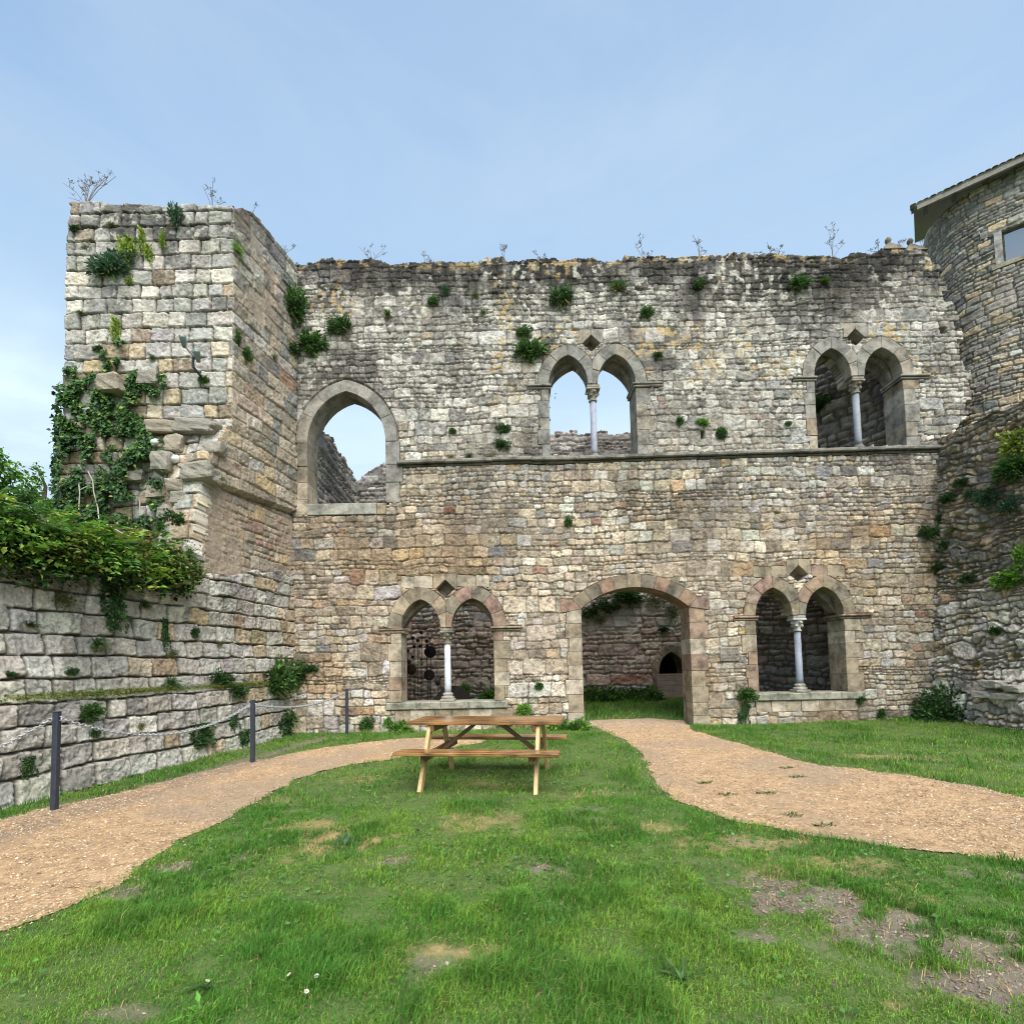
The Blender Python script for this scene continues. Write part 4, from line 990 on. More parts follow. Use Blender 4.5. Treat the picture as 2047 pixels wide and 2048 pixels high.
masonry('masonry', 0, 5.3, -.1, 10.9, .032, rects, omap, lambda U, Vv: Vv < np.interp(U, [0, 1.2, 2.0, 7], [9.0, 9.4, 10.1, 10.2]) + .2 * (vnoise(np.floor(U * 3), U * 0, 241) - .5), col_ob, ow, 191, prot=(.01, .09), edge=.045, rough=.03, wobble=.07, warp=.05, mortar_h=-.06, mortar_col=(.15, .13, .115), thick=.6, mortar_fill=.2)
print('inner walls', time.time() - T0)

# ================================================================== FURNITURE
# picnic table
ang = math.radians(-9.5); tc = on_ground(962, 1552); tcx, tcy = -.33, 6.62; tz = float(gz(tcx, tcy)) + .01
tb = root('picnic_table', (tcx, tcy, tz), 'varnished wooden picnic table with attached benches standing on the grass', 'picnic table')
def tpart(name, mb, mat, parent=None):
    me_o = mb.build(name, mat, None); me_o.parent = parent or tb; return me_o
TLN = 1.92; topz = .765
mb = MB(); 
for k in range(5):
    y = -.36 + k * .145; mb.box((-TLN / 2, y, topz - .042), (TLN / 2, y + .138, topz), ch=.006)
tpart('table_top', mb, M_WTOP)
for s in (-1, 1):
    mb = MB()
    for k in range(2):
        y = s * .66 + (k - 1) * .145; mb.box((-TLN / 2, y, .42), (TLN / 2, y + .138, .46), ch=.006)
    tpart('bench_seat', mb, M_WTOP)
for sx in (-.68, .68):
    for s in (-1, 1):
        mb = MB(); mb.bar((sx, s * .68, -.03), (sx, s * .26, topz - .045), .045, .095, up=(0, 1, 0)); tpart('leg', mb, M_WLEG)
        mb = MB()
        for f_ in (.36, .69):
            yy = s * (.68 + (.26 - .68) * (f_ + .03) / (topz - .015)); mb.tube([(sx + .022 * (1 if sx > 0 else -1), yy, f_), (sx + .032 * (1 if sx > 0 else -1), yy, f_)], .012, 8)
        tpart('bolt', mb, M_CHAIN)
    sg_ = 1 if sx > 0 else -1
    mb = MB(); mb.bar((sx - .046 * sg_, -.72, .375), (sx - .046 * sg_, .72, .375), .045, .09); tpart('seat_bearer', mb, M_WDARK)
    mb = MB(); mb.bar((sx - .046 * sg_, -.35, topz - .085), (sx - .046 * sg_, .35, topz - .085), .045, .08); tpart('top_bearer', mb, M_WDARK)
    mb = MB(); mb.bar((sx - .06 * sg_, 0, .36), (sx * .22, 0, topz - .05), .07, .045); tpart('brace', mb, M_WDARK)
tb.rotation_euler = (0, 0, ang)

# posts and chains
POSTS = [((109, 1620), 'nearest dark steel post, at the left edge of the path'), ((505, 1525), 'middle dark steel post before the mossy low wall'), ((694, 1469), 'farthest dark steel post, close to the twin window')]
tops = []
for i, (p, lb) in enumerate(POSTS):
    g_ = on_ground(*p); h = [1.06, .97, .98][i]
    o = root('chain_post', g_, lb, 'post', 'chain posts along the low wall')
    mb = MB(); mb.box((g_[0] - .029, g_[1] - .029, g_[2] - .05), (g_[0] + .029, g_[1] + .029, g_[2] + h), ch=.005); mb.build('post_shaft', M_STEEL, o)
    mb = MB(); mb.box((g_[0] - .031, g_[1] - .031, g_[2] + h), (g_[0] + .031, g_[1] + .031, g_[2] + h + .008), ch=.002); mb.build('post_cap', M_STEEL, o)
    mb = MB()
    for sx in (-1, 1): mb.tube([(g_[0] + sx * (.034 + .022 * math.sin(t)), g_[1], g_[2] + h - .07 + .022 * math.cos(t)) for t in np.linspace(0, math.pi, 7)], .005, 6)
    mb.build('chain_eye', M_CHAIN, o)
    tops.append(np.array([g_[0], g_[1], g_[2] + h - .075]))
def chain(a, b, sag, label):
    a = np.array(a); b = np.array(b); L = np.linalg.norm(b - a); n = int(L / .034); mb = MB()
    for k in range(n):
        t = (k + .5) / n; p = a + (b - a) * t - np.array([0, 0, sag * 4 * t * (1 - t)]); d = (b - a) / L - np.array([0, 0, sag * 4 * (1 - 2 * t) / L]); d /= np.linalg.norm(d)
        s = np.cross(d, [0, 0, 1]); s /= np.linalg.norm(s); w = np.cross(s, d); e = s if k % 2 else w
        mb.tube([p + d * .027 * math.cos(q_) + e * .017 * math.sin(q_) for q_ in np.linspace(0, 2 * math.pi, 9)], .0066, 5, cap=False)
    tag(mb.build('chain', M_CHAIN, None, True), label, 'chain', 'chains slung between the posts')
e = np.array([.055, 0, 0])
chain(at_plane(-120, 1560, tops[0] * [1, 1, 1], np.array([0, 1, 0])) + np.array([0, -.6, 0]), tops[0] - e, .08, 'chain running out of view from the nearest steel post')
chain(tops[0] + e, tops[1] - e, .30, 'slack chain between the nearest and middle steel posts')
chain(tops[1] + e, tops[2] - e, .14, 'short chain between the middle and farthest steel posts')

# stone plaque
B = Blocks(wmap1); x0, z1 = W(1437, 1294); x1, z0 = W(1477, 1322)
B.block([(x0, z0), (x1, z0), (x1, z1), (x0, z1)], .055, -.02, (.30, .27, .23), ch=.012)
pq = B.build('stone_plaque', M_DRESS, None); tag(pq, 'small grey stone plaque with worn carved lettering right of the doorway', 'plaque')
mb = MB(); rr_ = random.Random(3)
for row in range(4):
    zz = z1 - .055 - row * .068; x = x0 + .05 + (.1 if row in (1,) else 0)
    while x < x1 - (.16 if row == 1 else .06):
        w = rr_.uniform(.02, .06); 
        mb.box((x, YW - .0575, zz - .018), (x + w * .35, YW - .056, zz + .018), (.15, .13, .11), ch=.0004); mb.box((x + w * .35, YW - .0575, zz + .008), (x + w, YW - .056, zz + .018), (.15, .13, .11), ch=.0004); x += w + rr_.uniform(.008, .02)
mb.build('carved_lettering', M_DRESS, pq)

# lamps on the tower
def lamp_head(mb, c, d, rr_, L, col):
    d = Vector(d).normalized(); c = Vector(c); mb.tube([c - d * L * .55, c - d * L * .45, c - d * .1 * L, c + d * L * .3, c + d * L * .5], [rr_ * .3, rr_ * .62, rr_ * .8, rr_ * 1.0, rr_ * 1.02], 12, col)
def tw(px, py, out): 
    p = at_y(px, py, YC); o_ = max(0, float(off_front(np.array([p[0]]), np.array([p[2]]))[0])); return at_y(px, py, YC - o_ - out)
M_LAMP = flat_mat('green_grey_lamp', (.16, .22, .215), .35, .2); M_LW = flat_mat('white_lamp', (.72, .76, .77), .35)
br_ = root('spotlight_bracket', tw(408, 757, 0), 'dark bent arm with two green-grey spotlights on the tower front', 'spotlight')
mb = MB(); mb.tube([tw(408, 760, -.03), tw(398, 748, .14), tw(386, 733, .3), tw(386, 715, .34)], .022, 8); mb.tube([tw(386, 712, .34), tw(368, 690, .36)], .013, 8); mb.tube([tw(386, 714, .34), tw(393, 716, .36)], .013, 8); mb.build('bracket_arm', M_STEEL, br_)
for (px, py) in ((367, 683), (395, 712)):
    mb = MB(); lamp_head(mb, tw(px, py, .38), (.12, -.55, .75), .06, .2, (.5, .5, .5)); mb.build('lamp_head', M_LAMP, br_, True)
for (px, py, lb) in ((311, 883, 'small white floodlight fixed in the ivy of the tower'), (352, 916, 'small white floodlight on a pale bracket under the tower corner')):
    o = root('white_floodlight', tw(px, py, 0), lb, 'floodlight', 'white floodlights on the tower')
    mb = MB(); lamp_head(mb, tw(px, py, .22), (.2, -.6, -.5), .062, .17, (.8, .8, .8)); mb.build('lamp_head', M_LW, o, True)
    mb = MB(); mb.tube([tw(px - 10, py - 10, .02), tw(px - 2, py - 3, .2)], .022, 8); mb.build('lamp_bracket', M_LW, o)

# disc sculpture in the courtyard
YS = 13.6; sc_ = root('disc_sculpture', (at_y(850, 1400, YS)[0], YS, .2), 'rusted iron balls and discs on thin rods behind the lower twin window', 'sculpture')
for i, (px, py, rp) in enumerate([(842, 1265, 3.6), (825, 1276, 3.8), (835, 1281, 3.6), (853, 1282, 3.8), (828, 1293, 3.4), (840, 1292, 3.6), (854, 1291, 3.2), (860, 1304, 12), (815, 1302, 3.6), (825, 1314, 3.4), (818, 1324, 4), (808, 1308, 4), (822, 1339, 10.5), (858, 1350, 11), (858, 1354, 7), (808, 1322, 6), (875, 1366, 5)]):
    y = YS + (i % 5) * .12 - (.12 if i == 14 else 0); p = at_y(px, py, y); R_ = rp / F * y
    mb = MB(); n = 20
    if rp > 6:                              # dished discs facing the window
        for ring in ((R_, .015), (R_ * .98, -.01), (R_ * .7, -.035), (R_ * .35, -.05), (.004, -.055)): pass
        prof = [(.004, -.055), (R_ * .35, -.05), (R_ * .7, -.035), (R_ * .98, -.008), (R_, .012), (R_ * .9, .02), (.004, .02)]
        V = [(p[0] + q[0] * math.cos(2 * math.pi * k / n), p[1] + q[1], p[2] + q[0] * math.sin(2 * math.pi * k / n)) for q in prof for k in range(n)]
        mb.add(V, [(a * n + k, a * n + (k + 1) % n, (a + 1) * n + (k + 1) % n, (a + 1) * n + k) for a in range(len(prof) - 1) for k in range(n)])
        o = mb.build('iron_disc', M_RUSTB if i in (12, 14) else M_RUST, sc_, True)
    else:
        mb.lathe((p[0], p[1], p[2] - R_), [(R_ * math.sin(t) + .001, R_ - R_ * math.cos(t)) for t in np.linspace(0, math.pi, 9)], 14); o = mb.build('iron_ball', M_RUST, sc_, True)
    mb = MB(); mb.tube([(p[0], p[1] + .03, float(gz(p[0], y)) - .05), (p[0] + random.uniform(-.02, .02), p[1] + .03, p[2])], .008, 6); mb.build('rod', M_RUST, o)
# dark half-buried millstone behind the column foot
p = at_y(905, 1403, 13.2); mb = MB(); n = 24
mb.add([(p[0] + .48 * math.cos(2 * math.pi * k / n), 13.2 + d, p[2] - .08 + .48 * math.sin(2 * math.pi * k / n)) for d in (0, .16) for k in range(n)], [(k, (k + 1) % n, n + (k + 1) % n, n + k) for k in range(n)] + [tuple(range(n))[::-1], tuple(range(n, 2 * n))], (.03, .024, .022))
tag(mb.build('iron_wheel', M_RUST, None), 'dark iron wheel leaning behind the white column of the lower window', 'wheel')
# carved finials on the wall top
for i, (px, py, lb) in enumerate([(1776, 502, 'pointed stone finial with a knob, left one of the pair on the wall top'), (1820, 504, 'pointed stone finial with a knob nearest the round tower')]):
    b = at_y(px, py, YW + .25); o = root('stone_finial', b, lb, 'finial', 'stone finials on the wall top')
    mb = MB(); w = .26; mb.add([(b[0] - w, b[1] - .2, b[2] - .1), (b[0] + w, b[1] - .2, b[2] - .1), (b[0] + w, b[1] + .2, b[2] - .1), (b[0] - w, b[1] + .2, b[2] - .1), (b[0] - .05, b[1] - .06, b[2] + .16), (b[0] + .05, b[1] - .06, b[2] + .16), (b[0] + .05, b[1] + .06, b[2] + .16), (b[0] - .05, b[1] + .06, b[2] + .16)],
        [(0, 1, 5, 4), (1, 2, 6, 5), (2, 3, 7, 6), (3, 0, 4, 7), (4, 5, 6, 7), (3, 2, 1, 0)], (.17, .15, .12)); mb.build('finial_cap', M_DRESS, o)
    mb = MB(); mb.lathe((b[0], b[1], b[2] + .15), [(.03, 0), (.035, .03), (.06, .07), (.07, .11), (.055, .15), (.03, .18), (.01, .2)], 10, (.18, .145, .12)); mb.build('finial_knob', M_DRESS, o, True)

# ================================================================== VEGETATION
def unit(v): return v / np.maximum(np.linalg.norm(v, axis=-1, keepdims=True), 1e-9)
def leaves(P, D, Nn, L, Wd, C, fold=.18):
    """one folded leaf per row: base, two side points, tip"""
    D = unit(D); S = unit(np.cross(D, Nn)); Nn = np.cross(S, D); L = np.asarray(L)[:, None]; Wd = np.asarray(Wd)[:, None]
    mid = P + D * L * .45
    V = np.stack([P, mid + S * Wd * .5 + Nn * L * fold * .5, P + D * L - Nn * L * fold * .4, mid - S * Wd * .5 + Nn * L * fold * .5], 1)
    n = len(P); i = np.arange(n)[:, None] * 4
    return V.reshape(-1, 3), np.concatenate([i + [0, 1, 2], i + [0, 2, 3]]), np.repeat(C, 4, 0)
def blades(P, H, lean, az, W_, C, tipc=None, seg=2):
    """grass blades: tapering bent strips"""
    n = len(P); d = np.stack([np.cos(az), np.sin(az), 0 * az], -1); s = np.stack([-np.sin(az + .6), np.cos(az + .6), 0 * az], -1)
    H = H[:, None]; lean = lean[:, None]; W_ = W_[:, None]; up = np.array([0, 0, 1.])
    m = P + up * H * .55 + d * H * lean * .30; t = P + up * H * (1 - .35 * lean) + d * H * lean
    V = np.stack([P - s * W_ * .5, P + s * W_ * .5, m + s * W_ * .42, m - s * W_ * .42, t], 1)
    i = np.arange(n)[:, None] * 5; Cc = np.repeat(C[:, None], 5, 1); 
    return V.reshape(-1, 3), [i + [0, 1, 2, 3], i + [3, 2, 4]], Cc.reshape(-1, 3)
class LB:
    def __init__(s): s.V = []; s.F = []; s.C = []; s.n = 0
    def add(s, V, Fc, C):
        for f in (Fc if isinstance(Fc, list) else [Fc]): s.F.append(f + s.n)
        s.V.append(V); s.C.append(C); s.n += len(V)
    def build(s, name, mat, parent=None):
        return link(name, mesh_np(name, np.concatenate(s.V), s.F, np.clip(np.concatenate(s.C), .005, .8), False), mat, parent)
def jitter(base, n, r, k=.25, hue=.08):
    c = np.array(base)[None] * (1 + r.normal(0, k, (n, 1))) * (1 + r.normal(0, hue, (n, 3))); return np.clip(c, .006, .8)
GREENS = {'dark': (.034, .082, .024), 'mid': (.068, .155, .034), 'bright': (.155, .32, .045), 'yellow': (.30, .39, .06), 'blue': (.06, .13, .075), 'olive': (.12, .13, .03), 'dry': (.30, .23, .10)}
def bush_mesh(seed, kind):
    """wall plant about 1 m across growing out of the wall along -y"""
    r = np.random.default_rng(seed); B = LB()
    def cloud(n, rad, cen, L, c, asp=.55, sp=.3):
        d = unit(r.normal(0, 1, (n, 3))); d[:, 1] = -np.abs(d[:, 1]) * .9 + .1; rr_ = r.random(n) ** .45
        lump = .25 + 1.25 * vnoise(d[:, 0] * 2.6 + seed, d[:, 2] * 2.6 + d[:, 1], seed)
        P = np.array(cen) + d * np.array(rad) * (rr_ * lump)[:, None]
        D = d + r.normal(0, .5, (n, 3)) + np.array([0, -.2, .15]); Ln = L * r.uniform(.6, 1.3, n)
        B.add(*leaves(P, D, r.normal(0, 1, (n, 3)) + np.array([0, -.4, 1.]), Ln, Ln * asp, jitter(c, n, r, sp)))
    if kind in ('bush', 'dark', 'blue'):
        m = 34; az = r.uniform(-math.pi, 0, m); el = r.uniform(-1.2, 1.3, m); D0 = np.stack([np.cos(az) * np.cos(el), np.sin(az) * np.cos(el) - .2, np.sin(el)], -1); Lm = r.uniform(.4, .72, m)
        B.add(*leaves(r.normal(0, .06, (m, 3)), D0, r.normal(0, .3, (m, 3)) + [0, 0, 1], Lm, np.full(m, .035), jitter(GREENS['mid'], m, r, .4), .02)); q = D0[:12] * [1, 1, 0] + [0, 0, -1.]
        B.add(*leaves(r.normal(0, .1, (12, 3)), q, r.normal(0, .3, (12, 3)) + [0, -1, 0], r.uniform(.35, .65, 12), np.full(12, .025), jitter(GREENS['dry'], 12, r), .02))
    if kind == 'bush': cloud(420, (.5, .42, .42), (0, -.05, .05), .16, GREENS['mid']); cloud(200, (.46, .38, .36), (0, -.05, .0), .15, GREENS['dark'])
    if kind == 'dark': cloud(520, (.5, .4, .36), (0, -.04, .03), .13, GREENS['dark']); cloud(160, (.5, .42, .38), (0, -.06, .08), .13, GREENS['mid'])
    if kind == 'blue': cloud(420, (.5, .42, .4), (0, -.05, .05), .17, GREENS['blue'], .45)
    if kind == 'yellow': cloud(300, (.5, .3, .5), (0, -.03, .0), .15, GREENS['yellow']); cloud(120, (.45, .25, .5), (0, -.03, -.05), .13, GREENS['mid'])
    if kind == 'bright': cloud(460, (.5, .42, .45), (0, -.06, .05), .16, GREENS['bright']); cloud(140, (.45, .4, .4), (0, -.02, -.05), .15, GREENS['mid'])
    if kind in ('tuft', 'fern'):
        n = 150; az = r.uniform(-math.pi, 0, n); el = r.uniform(-.3, 1.2, n); L = r.uniform(.35, .62, n)
        D0 = np.stack([np.cos(az) * np.cos(el), np.sin(az) * np.cos(el) - .15, np.sin(el)], -1); cc = jitter(GREENS['mid' if kind == 'tuft' else 'bright'], n, r, .3)
        k = 1 if kind == 'tuft' else 9
        if k == 1:
            p0 = r.normal(0, .04, (n, 3)); p1 = p0 + D0 * L[:, None] * .55; D1 = unit(D0 + np.array([0, 0, -.55]) * r.uniform(.3, 1.3, (n, 1)))
            B.add(*leaves(p0, D0, r.normal(0, .3, (n, 3)) + [0, 0, 1], L * .6, np.full(n, .04), cc, .02)); B.add(*leaves(p1 - D1 * .05, D1, r.normal(0, .3, (n, 3)) + [0, 0, 1], L * .6, np.full(n, .035), cc, .02))
            q = r.random(n) < .25; B.add(*leaves(p0[q], D0[q] + [0, 0, -.9], r.normal(0, .3, (q.sum(), 3)) + [0, 0, 1], L[q], np.full(q.sum(), .03), jitter(GREENS['dry'], q.sum(), r), .02))
        else:
            n = 26; D0 = D0[:n]; L = L[:n]
            for j in range(k):
                t = (j + .6) / k; p = D0 * (L * t)[:, None] + np.array([0, 0, -.28]) * (t * t * L)[:, None]
                for sd in (-1, 1):
                    side = unit(np.cross(D0, [0, 0, 1.])) * sd; ln = .17 * (1 - .8 * t) * np.ones(n)
                    B.add(*leaves(p, side + D0 * .5 - np.array([0, 0, .2]), np.tile([0, 0, 1.], (n, 1)) + r.normal(0, .2, (n, 3)), ln, ln * .4, jitter(GREENS['bright'], n, r, .3)))
    if kind == 'trail':
        for k in range(14):
            x0 = r.uniform(-.35, .35); n = 40; t = np.linspace(0, 1, n) ** 1.0; L = r.uniform(.5, 1.1)
            P = np.stack([x0 + .12 * np.sin(t * 5 + k) + r.normal(0, .03, n), -.03 - .06 * r.random(n), .35 - t * L], -1)
            B.add(*leaves(P, r.normal(0, .6, (n, 3)) + [0, -.4, -.5], r.normal(0, .4, (n, 3)) + [0, -1, .4], r.uniform(.08, .14, n), r.uniform(.07, .11, n), jitter(GREENS['dark' if k % 3 else 'mid'], n, r, .35)))
    if kind == 'moss': 
        n = 420; P = np.stack([r.normal(0, .22, n), -.02 - .05 * r.random(n), r.normal(0, .24, n)], -1); B.add(*leaves(P, r.normal(0, .7, (n, 3)) + [0, -.6, -.2], r.normal(0, .5, (n, 3)) + [0, -1, .3], r.uniform(.05, .1, n), r.uniform(.04, .07, n), jitter(GREENS['olive'], n, r, .4)))
    return B
PROTO = {}
def proto(kind, v):
    if (kind, v) not in PROTO:
        B = bush_mesh(900 + v * 13 + len(kind) * 7 + ord(kind[0]), kind)
        PROTO[(kind, v)] = mesh_np('wall_plant', np.concatenate(B.V), B.F, np.clip(np.concatenate(B.C), .005, .8), False); PROTO[(kind, v)].materials.append(M_LEAF)
    return PROTO[(kind, v)]
KINDW = {'bush': 'wall_shrub', 'dark': 'wall_shrub', 'blue': 'wall_shrub', 'yellow': 'wall_shrub', 'bright': 'wall_shrub', 'tuft': 'grass_tuft', 'fern': 'wall_fern', 'trail': 'ivy_strand', 'moss': 'moss_patch'}
CATW = {'wall_shrub': 'plant', 'grass_tuft': 'grass tuft', 'wall_fern': 'fern', 'ivy_strand': 'ivy', 'moss_patch': 'moss'}
PLN = {'M': (np.array([0, YW - .02, 0]), np.array([0, -1., 0]), 0), 'T': (np.array([0, YC - .02, 0]), np.array([0, -1., 0]), 0),
       'S': (SJ + SN * .02, SN, math.atan2(SN[1], SN[0]) + math.pi / 2), 'L': (SJ + SN * .2, SN, math.atan2(SN[1], SN[0]) + math.pi / 2), 'B': (np.array([0, YB - .05, 0]), np.array([0, -1., 0]), 0),
       'R': (BO + BN * .3, BN, math.atan2(BN[1], BN[0]) + math.pi / 2)}
_pv = [0]
def plant(pl, px, py, w, h, kind, label, group=None):
    if kind == 'dark' and w <= 26 and pl in 'MTS' and _pv[0] % 2: kind = 'tuft' if _pv[0] % 4 == 1 else 'bush'
    P0, Nn, rz = PLN[pl]; p = at_plane(px, py, P0, Nn)
    if pl == 'T': o_ = max(0, float(off_front(np.array([p[0]]), np.array([p[2]]))[0])); p = at_y(px, py, YC - .02 - o_)
    if pl == 'L':
        s_ = float((p - SJ) @ SD); p = at_plane(px, py, SJ + SN * (float(off_low(np.array([s_]), np.array([p[2]]))[0]) + .03), SN)
    if pl == 'R': 
        bt = .62 * (1 - min(max(p[2], 0), 6.6) / 6.5) ** 1.2; p = at_plane(px, py, BO + BN * (bt + .05), BN)
    k = (p - CAM) @ _f / F; _pv[0] += 1
    nm = KINDW[kind]; o = bpy.data.objects.new(nm, proto(kind, _pv[0] % 3)); COL.objects.link(o); o.location = p; o.rotation_euler = (random.uniform(-.12, .12), random.uniform(-.2, .2), rz)
    sx = w * k; sz = h * k; sy = (sx + sz) / 2 * (.55 if kind == 'moss' else .85); o.scale = (sx, sy, sz)
    return tag(o, label, CATW[nm], group)
